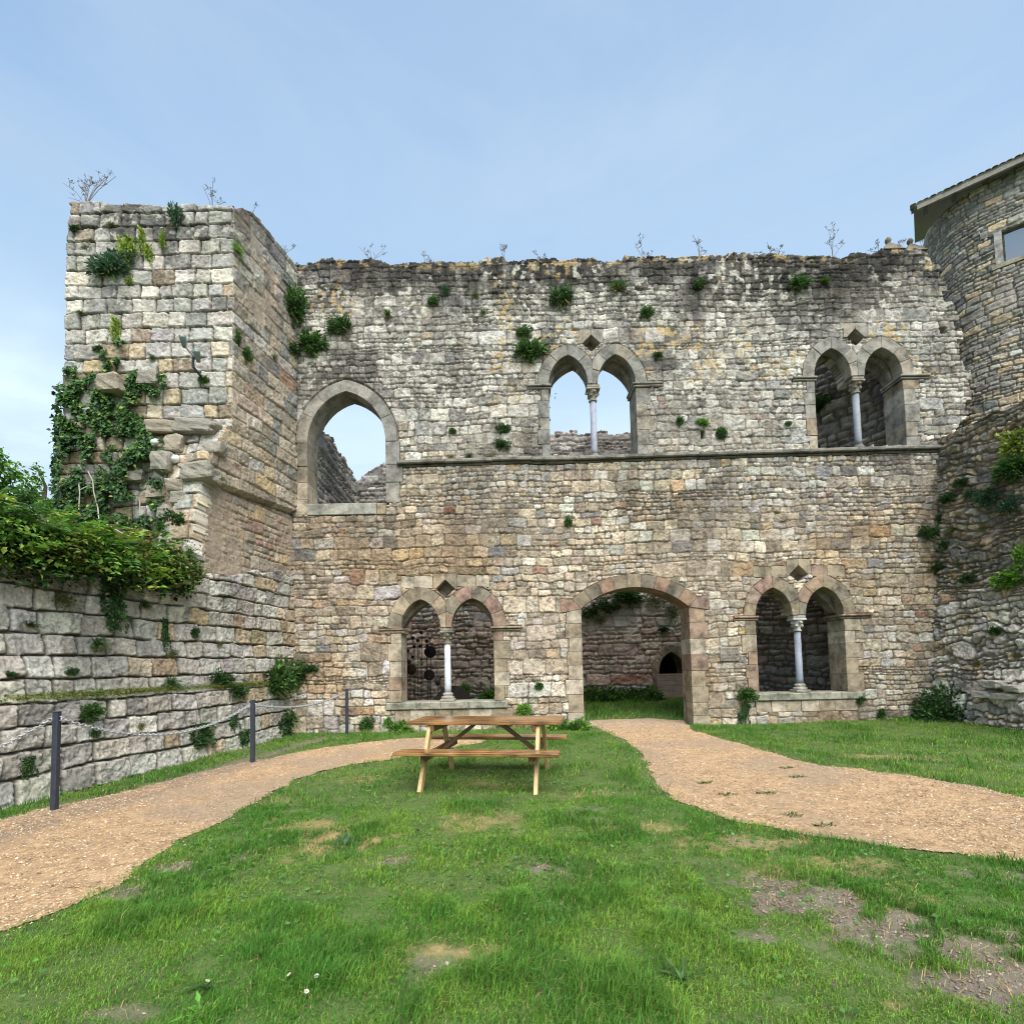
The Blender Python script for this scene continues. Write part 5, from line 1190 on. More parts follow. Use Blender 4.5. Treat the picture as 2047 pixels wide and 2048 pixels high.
for a in [
    ('T', 222, 540, 84, 52, 'blue', 'large bluish-green shrub on the upper left of the tower front'), ('T', 257, 498, 40, 66, 'yellow', 'yellow-green moss streak right above the large tower shrub', ), ('T', 286, 480, 14, 50, 'yellow', 'short yellow vertical moss streak near the tower top, left one'),
    ('T', 327, 480, 14, 44, 'yellow', 'yellow vertical moss streak near the tower top, second'), ('T', 298, 506, 20, 46, 'yellow', 'yellow moss streak below the two upper streaks of the tower'), ('T', 353, 436, 26, 46, 'blue', 'slim bluish plant hanging from the tower top course'),
    ('T', 150, 458, 20, 16, 'dark', 'small dark tuft by the upper left edge of the tower'), ('T', 224, 452, 20, 14, 'tuft', 'small grass tuft in the second course of the tower'), ('T', 235, 662, 20, 60, 'yellow', 'pale yellow ivy sprig climbing the middle of the tower front'),
    ('T', 306, 717, 18, 18, 'dark', 'tiny dark plant in a joint above the tower ivy'), ('T', 198, 698, 22, 14, 'dark', 'tiny dark plant in a joint at left centre of the tower'), ('T', 408, 762, 22, 18, 'dark', 'small dark tuft at the foot of the spotlight arm'),
    ('T', 262, 560, 20, 24, 'yellow', 'yellow moss just under the large tower shrub'), ('T', 163, 628, 18, 14, 'tuft', 'small dry tuft at the left edge halfway up the tower'), ('T', 172, 495, 24, 16, 'moss', 'dark moss clump left of the yellow tower streaks'),
    ('S', 470, 503, 48, 50, 'fern', 'bright fern on the upper corner of the tower'), ('S', 475, 440, 18, 20, 'yellow', 'yellow-green sprig at the very top of the tower corner'), ('S', 584, 618, 62, 76, 'bush', 'large green shrub in the angle between tower and facade'),
    ('S', 582, 702, 34, 40, 'dark', 'dark shrub below the large one in the tower angle'), ('S', 471, 677, 20, 34, 'dark', 'narrow dark plant on the tower corner halfway up'), ('S', 489, 712, 24, 36, 'bush', 'green plant on the tower side below the narrow dark one'),
    ('S', 545, 716, 18, 26, 'dark', 'small dark plant on the tower side under the angle shrubs'), ('S', 518, 625, 14, 24, 'moss', 'moss patch on the tower side left of the angle shrub'), ('S', 440, 958, 36, 28, 'fern', 'small fern on the broken ledge of the tower corner'), ('S', 598, 545, 26, 24, 'dark', 'dark plant at the top of the tower angle'),
    ('M', 683, 656, 50, 46, 'dark', 'round dark green shrub above the tall arched window'), ('M', 625, 690, 54, 46, 'bush', 'spreading shrub at the upper left of the tall arched window'), ('M', 866, 605, 22, 24, 'bush', 'small green plant high on the left part of the facade'),
    ('M', 890, 583, 18, 24, 'blue', 'small bluish plant just above another high on the facade'), ('M', 950, 593, 20, 12, 'dark', 'tiny dark tuft below the stained top course'), ('M', 776, 630, 20, 24, 'tuft', 'dry grass tuft between shrub and high small plant'),
    ('M', 1124, 598, 48, 50, 'dark', 'big dark shrub high above the centre twin window'), ('M', 1058, 705, 60, 42, 'bush', 'broad shrub touching the left of the centre twin window'), ('M', 1046, 667, 30, 26, 'bush', 'small shrub above the broad one by the centre window'),
    ('M', 1234, 578, 42, 28, 'tuft', 'yellowish grass tuft high above the centre twin window'), ('M', 1292, 627, 26, 24, 'bush', 'small shrub up and right of the centre twin window'), ('M', 1315, 712, 18, 20, 'dark', 'small dark plant right of the centre twin window'),
    ('M', 966, 627, 14, 14, 'tuft', 'tiny yellowish tuft on the upper facade'), ('M', 1006, 858, 28, 22, 'dark', 'small dark plant above another over the string course'), ('M', 1003, 891, 32, 26, 'dark', 'dark plant just over the string course left of the centre window'),
    ('M', 903, 916, 22, 16, 'moss', 'low mossy plant sitting on the left string course'), ('M', 938, 913, 22, 12, 'dark', 'flat dark plant on the string course'), ('M', 981, 911, 22, 14, 'moss', 'mossy tuft on the string course near the centre window'), ('M', 905, 863, 16, 14, 'dark', 'tiny plant in the grey wall right of the tall arched window'),
    ('M', 1594, 570, 42, 28, 'bush', 'green shrub high above the right-hand upper window'), ('M', 1648, 564, 26, 22, 'dark', 'dark shrub beside the green one high on the right'), ('M', 1399, 571, 28, 26, 'dark', 'dark plant under the top edge between the upper windows'),
    ('M', 1358, 843, 14, 20, 'dark', 'narrow dark plant right of the centre twin window at sill height'), ('M', 1404, 846, 26, 16, 'bright', 'bright plant growing from a dark hole between the upper windows'), ('M', 1442, 868, 24, 26, 'bush', 'green plant just right of the dark hole'), ('M', 1575, 848, 14, 12, 'dark', 'tiny plant left of the right-hand upper window'),
    ('M', 1136, 1046, 16, 24, 'dark', 'narrow dark plant in the middle of the lower wall'), ('M', 1078, 1372, 18, 18, 'bush', 'small green plant low between twin window and doorway'), ('M', 1048, 1424, 32, 40, 'bright', 'bright green plant behind the right end of the picnic table'),
    ('M', 733, 1450, 30, 26, 'bush', 'green plant at the foot of the wall near the farthest post'), ('M', 777, 1446, 18, 26, 'bright', 'thin bright plant at the foot of the wall left of the table'), ('M', 1491, 1392, 36, 34, 'bush', 'green plant at the left end of the right window sill'), ('M', 1489, 1425, 26, 50, 'trail', 'ivy hanging below the plant at the right window sill'),
    ('M', 1720, 1400, 18, 26, 'dark', 'small dark plant under the right end of the sill'), ('M', 1760, 1428, 16, 24, 'dark', 'tiny plant low on the wall near the dark bush'), ('M', 622, 1338, 30, 24, 'dark', 'small dark clump low in the left corner of the facade'), ('M', 1010, 1448, 26, 16, 'bright', 'low bright weeds at the wall foot behind the table top'),
    ('L', 594, 1352, 66, 60, 'bush', 'green shrub in the corner where low wall meets facade'), ('L', 552, 1366, 78, 82, 'bush', 'largest green shrub near the corner end of the low wall'), ('L', 572, 1450, 56, 74, 'trail', 'ivy hanging down to the grass below the largest corner shrub'),
    ('L', 441, 1362, 54, 42, 'dark', 'dark shrub on the mossy ledge above the middle post'), ('L', 474, 1386, 40, 40, 'dark', 'dark shrub right of the middle post on the ledge'), ('L', 340, 1370, 44, 44, 'tuft', 'grassy clump on the mossy ledge between the posts'), ('L', 178, 1426, 46, 38, 'bush', 'green shrub just below the ledge right of the nearest post'),
    ('L', 195, 1290, 46, 42, 'tuft', 'dry grassy tuft in the joint halfway up the low wall'), ('L', 60, 1252, 44, 22, 'tuft', 'green tuft high on the low wall by the photo edge'), ('L', 143, 1344, 26, 20, 'dark', 'small dark plant above the mossy ledge'), ('L', 288, 1212, 34, 28, 'tuft', 'tuft growing in the upper low wall'),
    ('L', 346, 1306, 36, 26, 'moss', 'mossy plant above the ledge right of centre'), ('L', 388, 1266, 18, 28, 'dark', 'narrow dark plant high on the right low wall'), ('L', 58, 1530, 32, 46, 'trail', 'ivy strand on the bottom blocks left of the nearest post'), ('L', 405, 1464, 70, 44, 'trail', 'ivy trailing over the lower blocks left of the middle post'),
    ('L', 487, 1474, 36, 40, 'trail', 'ivy strand behind the middle post'), ('L', 468, 1440, 30, 34, 'trail', 'ivy tuft on the blocks above the middle post foot'), ('L', 282, 1452, 26, 22, 'moss', 'small mossy plant between the two front posts'), ('L', 190, 1466, 22, 26, 'dark', 'small dark plant low beside the nearest post'), ('L', 330, 1262, 20, 66, 'trail', 'thin ivy strand up the right low wall'),
    ('L', 225, 1195, 60, 96, 'trail', 'ivy curtain hanging below the ferns of the low wall'), ('L', 130, 1200, 50, 40, 'moss', 'moss under the fern bank of the low wall'), ('L', 20, 1350, 24, 18, 'dark', 'small dark plant at the left photo edge above the ledge'), ('L', 440, 1285, 22, 20, 'moss', 'mossy spot high above the middle post'),
    ('R', 1922, 966, 32, 24, 'dark', 'dark plant below the ledge of the rubble wall'), ('R', 1896, 998, 32, 28, 'dark', 'dark plant at the seam of facade and rubble wall'), ('R', 1941, 989, 24, 22, 'blue', 'pale bluish plant on the rubble wall'), ('R', 1974, 998, 46, 42, 'blue', 'large bluish shrub on the dark upper rubble'), ('R', 2017, 1014, 42, 36, 'blue', 'bluish shrub near the right photo edge'),
    ('M', 1857, 1068, 44, 34, 'dark', 'dark shrub on the facade beside the rubble seam'), ('R', 1889, 1091, 20, 26, 'dark', 'small dark plant on the seam below other shrubs'), ('M', 1884, 1138, 50, 36, 'dark', 'wide dark shrub on the seam at mid height'), ('R', 1914, 1126, 18, 20, 'moss', 'moss tuft right of the wide seam shrub'), ('R', 1936, 1158, 32, 26, 'dark', 'dark shrub among pale rubble stones'),
    ('R', 2022, 1158, 62, 44, 'bright', 'bright green leafy shrub on the pale rubble at the right edge'), ('R', 2030, 940, 74, 60, 'bush', 'big yellow-green creeper under the tower ledge'), ('R', 2030, 890, 56, 70, 'olive' if False else 'yellow', 'yellowish creeper top on the tower ledge'), ('R', 2044, 1112, 24, 46, 'bright', 'yellow-green shoot at the right edge above the leafy shrub'),
    ('R', 1954, 1325, 26, 22, 'moss', 'mossy plant low on the pale rubble'), ('R', 1992, 1263, 26, 24, 'dark', 'small dark plant on the pink rubble'), ('M', 1878, 1040, 18, 24, 'dark', 'small dark plant on the seam above the wide shrubs'), ('R', 1965, 1055, 30, 20, 'moss', 'moss patch on the dark rubble'), ('R', 1905, 1060, 26, 26, 'moss', 'moss patch on the seam of the rubble wall'), ('R', 2030, 1310, 18, 20, 'moss', 'moss spot among red rubble stones'),
    ('B', 1255, 1196, 60, 30, 'bush', 'plant hanging at the top of the doorway view, middle'), ('B', 1210, 1214, 50, 30, 'dark', 'dark plant hanging at the upper left of the doorway view'), ('B', 1310, 1202, 50, 34, 'moss', 'mossy plant at the upper right of the doorway view'), ('B', 1180, 1228, 34, 30, 'dark', 'dark plant by the left spring of the doorway view'),
    ('B', 1345, 1222, 34, 40, 'moss', 'moss on the courtyard wall near the right doorway jamb'), ('B', 1327, 1260, 18, 18, 'dark', 'small plant on the pale courtyard wall above the niche'), ('B', 1200, 1240, 30, 20, 'moss', 'moss below the left doorway plants'), ('B', 930, 1382, 26, 36, 'bright', 'green weed inside the lower twin window, left of two'), ('B', 976, 1396, 34, 34, 'bright', 'green weed inside the lower twin window by the right jamb'),
    ('M', 1640, 800, 1, 1, 'dark', None)]:
    if a[6]: plant(*a)
p = at_plane(1640, 812, OO, ON); o = bpy.data.objects.new('wall_shrub', proto('dark', 1)); COL.objects.link(o); o.location = p; o.rotation_euler = (0, 0, -.7); o.scale = (.5, .5, .7); tag(o, 'dark shrub seen through the right-hand upper window', 'plant')

# ivy on the tower front
def region(polys, n, r, wts=None):
    out = []
    for poly, k in polys:
        poly = np.array(poly, float); a = poly.min(0); b = poly.max(0); m = int(n * k); got = 0
        while got < m:
            q = r.uniform(a, b, (m * 2, 2)); q = q[inside(poly, q[:, 0], q[:, 1])]
            nz = fbm(q[:, 0] / 22., q[:, 1] / 22., 301, 3); q = q[nz > r.uniform(.42, .62, len(q))][:m - got]; out.append(q); got += len(q)
            if len(q) == 0: break
    return np.concatenate(out)
r = np.random.default_rng(301)
IV = [([(116, 880), (150, 860), (200, 862), (270, 872), (296, 905), (322, 960), (332, 1070), (200, 1080), (105, 1080), (110, 960)], 1.2), ([(120, 790), (150, 780), (150, 880), (112, 890)], .22), ([(124, 740), (150, 728), (156, 800), (122, 810)], .07), ([(190, 740), (204, 700), (222, 690), (222, 770), (230, 880), (186, 880)], .20),
      ([(150, 765), (192, 742), (190, 775), (150, 790)], .04), ([(252, 752), (276, 735), (280, 800), (296, 890), (240, 890)], .22), ([(285, 760), (330, 745), (332, 775), (300, 795)], .07), ([(262, 850), (300, 860), (345, 940), (300, 940)], .10), ([(222, 700), (236, 640), (244, 700), (232, 730)], .03), ([(116, 800), (150, 775), (172, 830), (190, 770), (215, 840), (240, 800), (262, 845), (330, 880), (330, 900), (112, 900)], .24)]
q = region(IV, 6600, r); n = len(q)
P = np.array([at_y(a, b, YC) for a, b in q]); of = np.maximum(off_front(P[:, 0], P[:, 2]), 0)
dep = np.where(q[:, 1] > 870, r.uniform(0, .28, n), r.uniform(.0, .12, n)) * (.4 + 1.2 * fbm(q[:, 0] / 40., q[:, 1] / 40., 305, 2))
P = np.array([at_y(a, b, YC - o_ - d_ - .03) for (a, b), o_, d_ in zip(q, of, dep)])
yl = (fbm(q[:, 0] / 30., q[:, 1] / 30., 303, 2) + r.normal(0, .08, n)) > .70; up_ = (q[:, 1] < 870) & (r.random(n) < .45)
C = jitter(GREENS['dark'], n, r, .45) * 1.25; C[yl | up_] = jitter(GREENS['mid'], (yl | up_).sum(), r, .35) * 1.15; k = r.random(n) < .05; C[k] = jitter(GREENS['yellow'], k.sum(), r, .3)
L = r.uniform(.035, .085, n); B = LB(); B.add(*leaves(P, r.normal(0, .45, (n, 3)) + [0, -.35, -.75], r.normal(0, .35, (n, 3)) + [0, -1, .55], L, L * .9, C))
# left edge fringe overhanging the corner
m_ = 700; zz = r.uniform(0, 1, m_); px_ = np.interp(zz, [0, 1], [122, 108]) + r.normal(0, 5, m_); py_ = 770 + 310 * zz
P = np.array([at_y(a, b, YC + r.uniform(-.1, .4)) for a, b in zip(px_, py_)]); L = r.uniform(.06, .1, m_); B.add(*leaves(P, r.normal(0, .6, (m_, 3)) + [-.4, -.2, -.5], r.normal(0, .5, (m_, 3)) + [-.5, -.6, .5], L, L * .9, jitter(GREENS['dark'], m_, r, .35)))
ivy = B.build('ivy', M_LEAF); tag(ivy, 'dense dark ivy climbing the left side of the tower front', 'ivy')
mb = MB()
for (a, lst) in enumerate([[(176, 942), (186, 962), (188, 985), (196, 1015), (199, 1048)], [(158, 968), (160, 985), (158, 1020)], [(160, 980), (176, 972)], [(280, 1000), (280, 1030)], [(212, 1048), (240, 1064), (268, 1076)]]):
    mb.tube([at_y(px, py, YC - .35 - (.25 if py > 1040 else 0)) for px, py in lst], .010, 6, (.42, .38, .32))
so = mb.build('ivy_stem', M_BARK, ivy)

# fern bank on top of the low wall
def frond_bank(name, px0, px1, pytop, nf, cols, label, seed, out=(.0, .55), Lr=(.35, .7), lw=.10, drop=0., cat='fern'):
    r = np.random.default_rng(seed); B = LB()
    for k in range(nf):
        px = r.uniform(px0, px1); s, _ = S_sv(px, 1150); o_ = r.uniform(-.45, .30); zt = float(low_top(s)) + .40 * (vnoise(px / 22., 0., seed) - .5); base = SJ + SD * s + SN * o_ + np.array([0, 0, zt + r.uniform(-.25, .22) + np.interp(px, [px0, (px0 + px1) / 2, px1], pytop) * r.uniform(.2, 1) - max(o_, 0) * drop])
        az = math.atan2(SN[1], SN[0]) + r.normal(0, 1.3) ; el = r.uniform(-.1, 1.15); L = r.uniform(*Lr)
        D = np.array([math.cos(az) * math.cos(el), math.sin(az) * math.cos(el), math.sin(el)]); m = 9; t = (np.arange(m) + .7) / m
        sag = r.uniform(.2, .65)
        Pp = base + D * (L * t)[:, None] + np.array([0, 0, -1.]) * (sag * L * t ** 2)[:, None]; tg = unit(D + np.array([0, 0, -2.]) * (sag * t)[:, None]); sd = unit(np.cross(tg, [0, 0, 1.]))
        c0 = np.array(GREENS[cols[r.integers(0, len(cols))]]); kf = r.uniform(.55, 1.45)
        for sg_ in (-1, 1):
            ln = L * lw / .38 * (1 - .7 * t) * r.uniform(.7, 1.3, m); B.add(*leaves(Pp, sd * sg_ + tg * .45, np.cross(sd, tg) * 1. + r.normal(0, .3, (m, 3)), ln, ln * .5, jitter(c0 * kf, m, r, .25)))
    n = nf * 28; px = r.uniform(px0, px1, n); s = np.array([S_sv(a, 1150)[0] for a in px]); o_ = r.uniform(-.35, .42, n); cl = vnoise(px / 9., o_ * 5, seed + 5); zt = low_top(s) + np.interp(px, [px0, (px0 + px1) / 2, px1], pytop) * r.random(n) ** .6 * 1.1 + .30 * (cl - .5) - .35 * np.maximum(o_, 0) + r.uniform(-.18, .08, n)
    P = SJ + s[:, None] * SD + o_[:, None] * SN + zt[:, None] * np.array([0, 0, 1.]); Ln = r.uniform(.04, .10, n); cc = np.array([GREENS[k] for k in cols])[r.integers(0, len(cols), n)] * (1 + r.normal(0, .3, (n, 1)))
    B.add(*leaves(P, r.normal(0, .8, (n, 3)) + SN * .6 + [0, 0, -.15], r.normal(0, .35, (n, 3)) + SN * .3 + [0, 0, 1], Ln, Ln * .62, np.clip(cc, .008, .6)))
    n = nf * 14; px = r.uniform(px0, px1, n); s = np.array([S_sv(a, 1150)[0] for a in px]); o_ = r.uniform(-.5, .26, n); zt = low_top(s) + np.interp(px, [px0, (px0 + px1) / 2, px1], pytop) * r.random(n) * .8 + r.uniform(-.45, .1, n)
    P = SJ + s[:, None] * SD + o_[:, None] * SN + zt[:, None] * np.array([0, 0, 1.]); Ln = r.uniform(.05, .11, n)
    B.add(*leaves(P, r.normal(0, .6, (n, 3)) + SN * .5 + [0, 0, -.3], r.normal(0, .5, (n, 3)) + SN * .4 + [0, 0, 1], Ln, Ln * .7, jitter(GREENS['dark'] if True else 0, n, r, .4)))
    return tag(B.build(name, M_LEAF), label, cat)
frond_bank('fern_clump', -160, 30, [.25, .35, .35], 75, ['bright', 'mid', 'yellow', 'mid'], 'broad-leaved fern clump at the left end of the low wall top', 311, Lr=(.4, .75))
frond_bank('fern_clump', 20, 125, [.35, .38, .30], 75, ['bright', 'yellow', 'mid', 'olive', 'mid'], 'yellow-green fern clump with brown fronds left on the low wall', 312)
frond_bank('fern_clump', 110, 235, [.30, .28, .02], 80, ['bright', 'bright', 'yellow', 'mid'], 'bright arching fern clump below the ivy on the low wall', 313)
frond_bank('fern_clump', 230, 322, [-.02, .22, .28], 80, ['yellow', 'bright', 'mid', 'olive'], 'yellow-tipped fern clump beneath the broken tower corner', 314, drop=.6)
frond_bank('fern_clump', 308, 366, [.28, .34, .12], 70, ['mid', 'bright', 'dry', 'mid'], 'green fern clump with dry grass at the tower corner', 315, drop=.8, Lr=(.3, .55))
for (px, py, w, h, kd, lb) in [(348, 1040, 52, 36, 'dark', 'dark round shrub at the right end of the ferns'), (60, 1004, 46, 44, 'bush', 'spiky dark shrub rising behind the ferns'), (318, 1060, 34, 40, 'tuft', 'upright grass tuft between ferns and dark round shrub'), (25, 1030, 60, 50, 'bright', 'leafy shrub behind the left ferns'), (110, 1020, 60, 46, 'bright', 'leafy shrub at the foot of the ivy'), (375, 1115, 34, 50, 'dry' if False else 'tuft', 'dry grass hanging over the right end of the low wall')]:
    plant('L' if px > 300 else 'T', px, py, w, h, kd, lb)

r = np.random.default_rng(333); n = 5200; sM = r.uniform(.35, 7.2, n); kk = vnoise(sM * 1.3, sM * 0, 334) > r.uniform(.05, .6, n); sM = sM[kk]; n = len(sM); zz = ZM + .02 + r.normal(0, .022, n) - .09 * (r.random(n) < .2) * r.random(n); hM = off_low(sM, np.full(n, ZM - .12)) + .045 - r.uniform(-.02, .13, n)
P = SJ + sM[:, None] * SD + hM[:, None] * SN + zz[:, None] * np.array([0, 0, 1.]); Ln = r.uniform(.018, .045, n); B = LB(); Cm = np.array([.17, .19, .03]) * np.ones((n, 3)); g_ = r.random(n) < .35; Cm[g_] = GREENS['mid']; Cm = Cm * (1 + r.normal(0, .3, (n, 1)))
B.add(*leaves(P, r.normal(0, .7, (n, 3)) + [.4, 0, .2], r.normal(0, .5, (n, 3)) + [0, 0, 1], Ln, Ln * .6, np.clip(Cm, .01, .5))); tag(B.build('moss_strip', M_LEAF), 'long strip of yellow-green moss along the ledge of the low wall', 'moss')
# dry flower stalks on the wall tops
def stalk(p, n, hgt, spread, seed, label):
    r = random.Random(seed); mb = MB(); p = Vector(p)
    for k in range(n):
        t = (k + .5) / n * 2 - 1 if n > 1 else r.uniform(-.3, .3); L = hgt * r.uniform(.65, 1.05); L *= r.uniform(.6, 1.1); tip = p + Vector((spread * t * r.uniform(.5, 1.3) + r.uniform(-.06, .1), r.uniform(-.2, .2), L * math.sqrt(max(.2, 1 - .45 * t * t)))); mid = p.lerp(tip, .5) + Vector((-spread * t * .08, 0, L * .04))
        col = (.20, .19, .18); mb.tube([p, mid, tip], [.006, .005, .003], 4, col)
        for b in range(r.randint(2, 4)):
            f = r.uniform(.45, 1.0); q0 = p.lerp(mid, f * 2) if f < .5 else mid.lerp(tip, f * 2 - 1); d = Vector((r.uniform(-1, 1), r.uniform(-.5, .5), r.uniform(.4, 1.2))).normalized() * hgt * r.uniform(.10, .22); q1 = q0 + d; mb.tube([q0, q1], [.004, .003], 3, col)
            for u_ in range(5):
                e_ = q1 + Vector((r.uniform(-1, 1), r.uniform(-1, 1), r.uniform(0, 1))) * .05; mb.tube([q1, e_], [.003, .005], 3, (.17, .15, .14))
    o = mb.build('dry_stalk', M_DRY); return tag(o, label, 'dry plant', 'dry stalks along the wall tops')
for i, (pl, px, py, n, h, sp, lb) in enumerate([('T', 172, 405, 11, .62, .62, 'fan of dry flower stalks on the tower top left corner'), ('T', 425, 413, 4, .42, .14, 'small dry stalks on the tower top near the corner'), ('S', 510, 436, 3, .35, .15, 'dry stalks on the sloping tower side, upper'), ('S', 580, 500, 2, .34, .1, 'dry stalk where tower and facade meet'),
        ('M', 742, 520, 5, .42, .36, 'spreading dry stalks above the tall arched window'), ('M', 850, 526, 3, .26, .15, 'faint dry stalks left of the wall top centre'), ('M', 1006, 516, 3, .34, .16, 'dry stalks on an ochre capstone'), ('M', 1082, 516, 4, .2, .25, 'low dry stalks above the centre twin window'), ('M', 1285, 514, 4, .36, .22, 'dry stalks right of the centre twin window'), ('M', 1398, 510, 4, .36, .22, 'dry stalks between the two upper windows'),
        ('M', 1540, 505, 5, .22, .4, 'low row of dry stalks left of the tall one'), ('M', 1664, 512, 5, .68, .36, 'tallest dry stalk above the right-hand upper window'), ('M', 1755, 498, 3, .24, .15, 'short dry stalks left of the stone finials'), ('M', 1797, 498, 3, .3, .1, 'dry stalks between the stone finials'), ('M', 1850, 503, 3, .35, .14, 'dry stalks against the round tower')]):
    p = at_y(px, py, YW + .15) if pl == 'M' else at_y(px, py, YC + .2) if pl == 'T' else S_hit(px, py) - SN * .12
    p = p - np.array([0, 0, .06]); stalk(p, n, h * 1.15, sp, 500 + i, lb)

# bushes on the ground
def ground_bush(name, c, rad, n, L, cols, label, seed, cat='bush'):
    r = np.random.default_rng(seed); B = LB(); d = unit(r.normal(0, 1, (n, 3))); d[:, 2] = np.abs(d[:, 2]); lump = .65 + .7 * fbm(d[:, 0] * 2.5 + seed, d[:, 1] * 2.5 + d[:, 2] * 2, seed, 3)
    P = np.array(c) + d * np.array(rad) * (r.random(n) ** .4 * lump)[:, None]; Ln = L * r.uniform(.6, 1.3, n)
    ck = np.array([GREENS[k] for k in cols])[r.integers(0, len(cols), n)] * (1 + r.normal(0, .3, (n, 1)))
    B.add(*leaves(P, d + r.normal(0, .6, (n, 3)), r.normal(0, .7, (n, 3)) + [0, 0, 1], Ln, Ln * .6, np.clip(ck, .006, .5)))
    o = B.build('foliage', M_LEAF); rt_ = root(name, c, label, cat); o.parent = rt_; o.matrix_parent_inverse = Matrix.Translation(-Vector(c))
    mb = MB()
    for k in range(7): 
        t = k * .9; mb.tube([Vector(c) + Vector((0, 0, -.05)), Vector(c) + Vector((rad[0] * .5 * math.cos(t), rad[1] * .5 * math.sin(t), rad[2] * .6))], [.012, .005], 5, (.14, .11, .08))
    st = mb.build('stem', M_BARK, rt_); return rt_
c = on_ground(1905, 1436); ground_bush('bramble_bush', (c[0] - .15, 11.05, c[2] - .02), (.95, .5, .72), 3200, .09, ['dark', 'dark', 'mid'], 'wide dark green bush at the foot of the facade by the rubble wall', 601)
for i, (px, w) in enumerate([(1185, .38), (1222, .42), (1262, .45), (1302, .42)]):
    ground_bush('nettle_clump', tuple(at_y(px, 1404, 15.5)), (w, .35, .42), 800, .10, ['mid', 'dark', 'mid', 'bright'], ['nettle clump by the left doorway jamb in the courtyard', 'nettle clump second from the left in the courtyard', 'nettle clump in the middle of the courtyard row', 'nettle clump next to the plank barrier'][i], 610 + i, 'plant')
for i, (px, py, Y_, w, lb) in enumerate([(800, 1455, 11.3, .22, 'weeds at the wall foot under the lower twin window'), (1120, 1452, 11.2, .3, 'grassy weeds at the wall foot left of the doorway'), (1155, 1458, 11.1, .22, 'weeds touching the left doorway jamb')]):
    c = at_y(px, py, Y_); ground_bush('weed_clump', (c[0], Y_, float(gz(c[0], Y_))), (w, .2, .22), 260, .10, ['bright', 'mid'], lb, 620 + i, 'plant')

# trees beyond the walls
def tree(name, base, top, crown, nl, L, cols, label, seed, limbs=9):
    r = np.random.default_rng(seed); base = np.array(base, float); crown_c = np.array(top, float); rd = np.array(crown); rt_ = root(name, base, label, 'tree')
    mb = MB(); mb.tube([base + [0, 0, -.3], base * .5 + crown_c * .5 + [.15, 0, 0], crown_c], [.22, .15, .07], 8, (.17, .14, .11)); ends = []
    for k in range(limbs):
        d = unit(r.normal(0, 1, 3) + [0, 0, .2]); a = base + (crown_c - base) * r.uniform(.5, .98); e = crown_c + d * rd * r.uniform(.6, .98); mb.tube([a, a * .45 + e * .55 + r.normal(0, .12, 3), e], [.06, .035, .012], 6, (.17, .14, .11)); ends.append((a, e))
    mb.build('trunk', M_BARK, rt_)
    B = LB(); n = nl // limbs
    for a, e in ends:
        t = r.uniform(.35, 1.05, n); P = a + (e - a) * t[:, None] + r.normal(0, .22, (n, 3)) * rd * .55 * (1.1 - .4 * t)[:, None]; cl = r.normal(0, 1, (n, 3)); Ln = L * r.uniform(.6, 1.3, n)
        cc = np.array([GREENS[k] for k in cols])[r.integers(0, len(cols), n)] * (1 + r.normal(0, .3, (n, 1))); B.add(*leaves(P, cl + [0, 0, -.4], r.normal(0, .6, (n, 3)) + [0, 0, 1], Ln, Ln * .55, np.clip(cc, .006, .5)))
    B.build('crown', M_LEAF, rt_)
c = at_y(-62, 962, 12.5); tree('broadleaf_tree', (c[0] - .4, 12.5, .2), c, (1.35, 1.4, 1.3), 5200, .15, ['bright', 'mid', 'bright'], 'light green broadleaf tree beyond the low wall at the left edge', 701, 12)
c = at_y(85, 1000, 12.0); tree('young_tree', (c[0], 12.0, .2), c, (.6, .6, .8), 1300, .10, ['bright', 'mid', 'bright'], 'slender young tree with sparse leaves beside the ivy tower', 702, 8)
c = at_y(1062, 790, 24.); tree('far_tree', (c[0], 24, .3), c, (1.35, 1.4, 1.7), 420, .20, ['blue', 'dark'], 'sparse far tree glimpsed through the centre twin window', 703, 9)
print('plants', time.time() - T0)

# ================================================================== GRASS, FLOWERS, PEBBLES
r = np.random.default_rng(401)
def in_view(x, y, z, mg=60):
    d = np.stack([x, y, z], -1) - CAM; w = d @ _f; px = 1023.5 + F * (d @ _r) / w; py = PYC - F * (d @ _u) / w
    return (px > -mg) & (px < 2047 + mg) & (py < 2048 + 110) & (w > .3)
def scatter(n, x0, x1, y0, y1):
    x = r.uniform(x0, x1, n); y = r.uniform(y0, y1, n); z = gz(x, y); k = in_view(x, y, z) & (x > side_x(y) + .16) & (x < 9.5 + .6 * sstep(11, 8, y)) & ((y < YW - .04) | (y > YW + .66)) & (y < YB - .2)
    k &= ~((y > YW) & (x < -4.5)) & ~((y > 12.1) & (x > 6.1 + (16.4 - y) * .88 - .1)); x, y, z = x[k], y[k], z[k]
    pm_ = path_mask(x + r.normal(0, .045, len(x)), y + r.normal(0, .045, len(x))); k = ~pm_; return x[k], y[k], z[k]
B = LB()
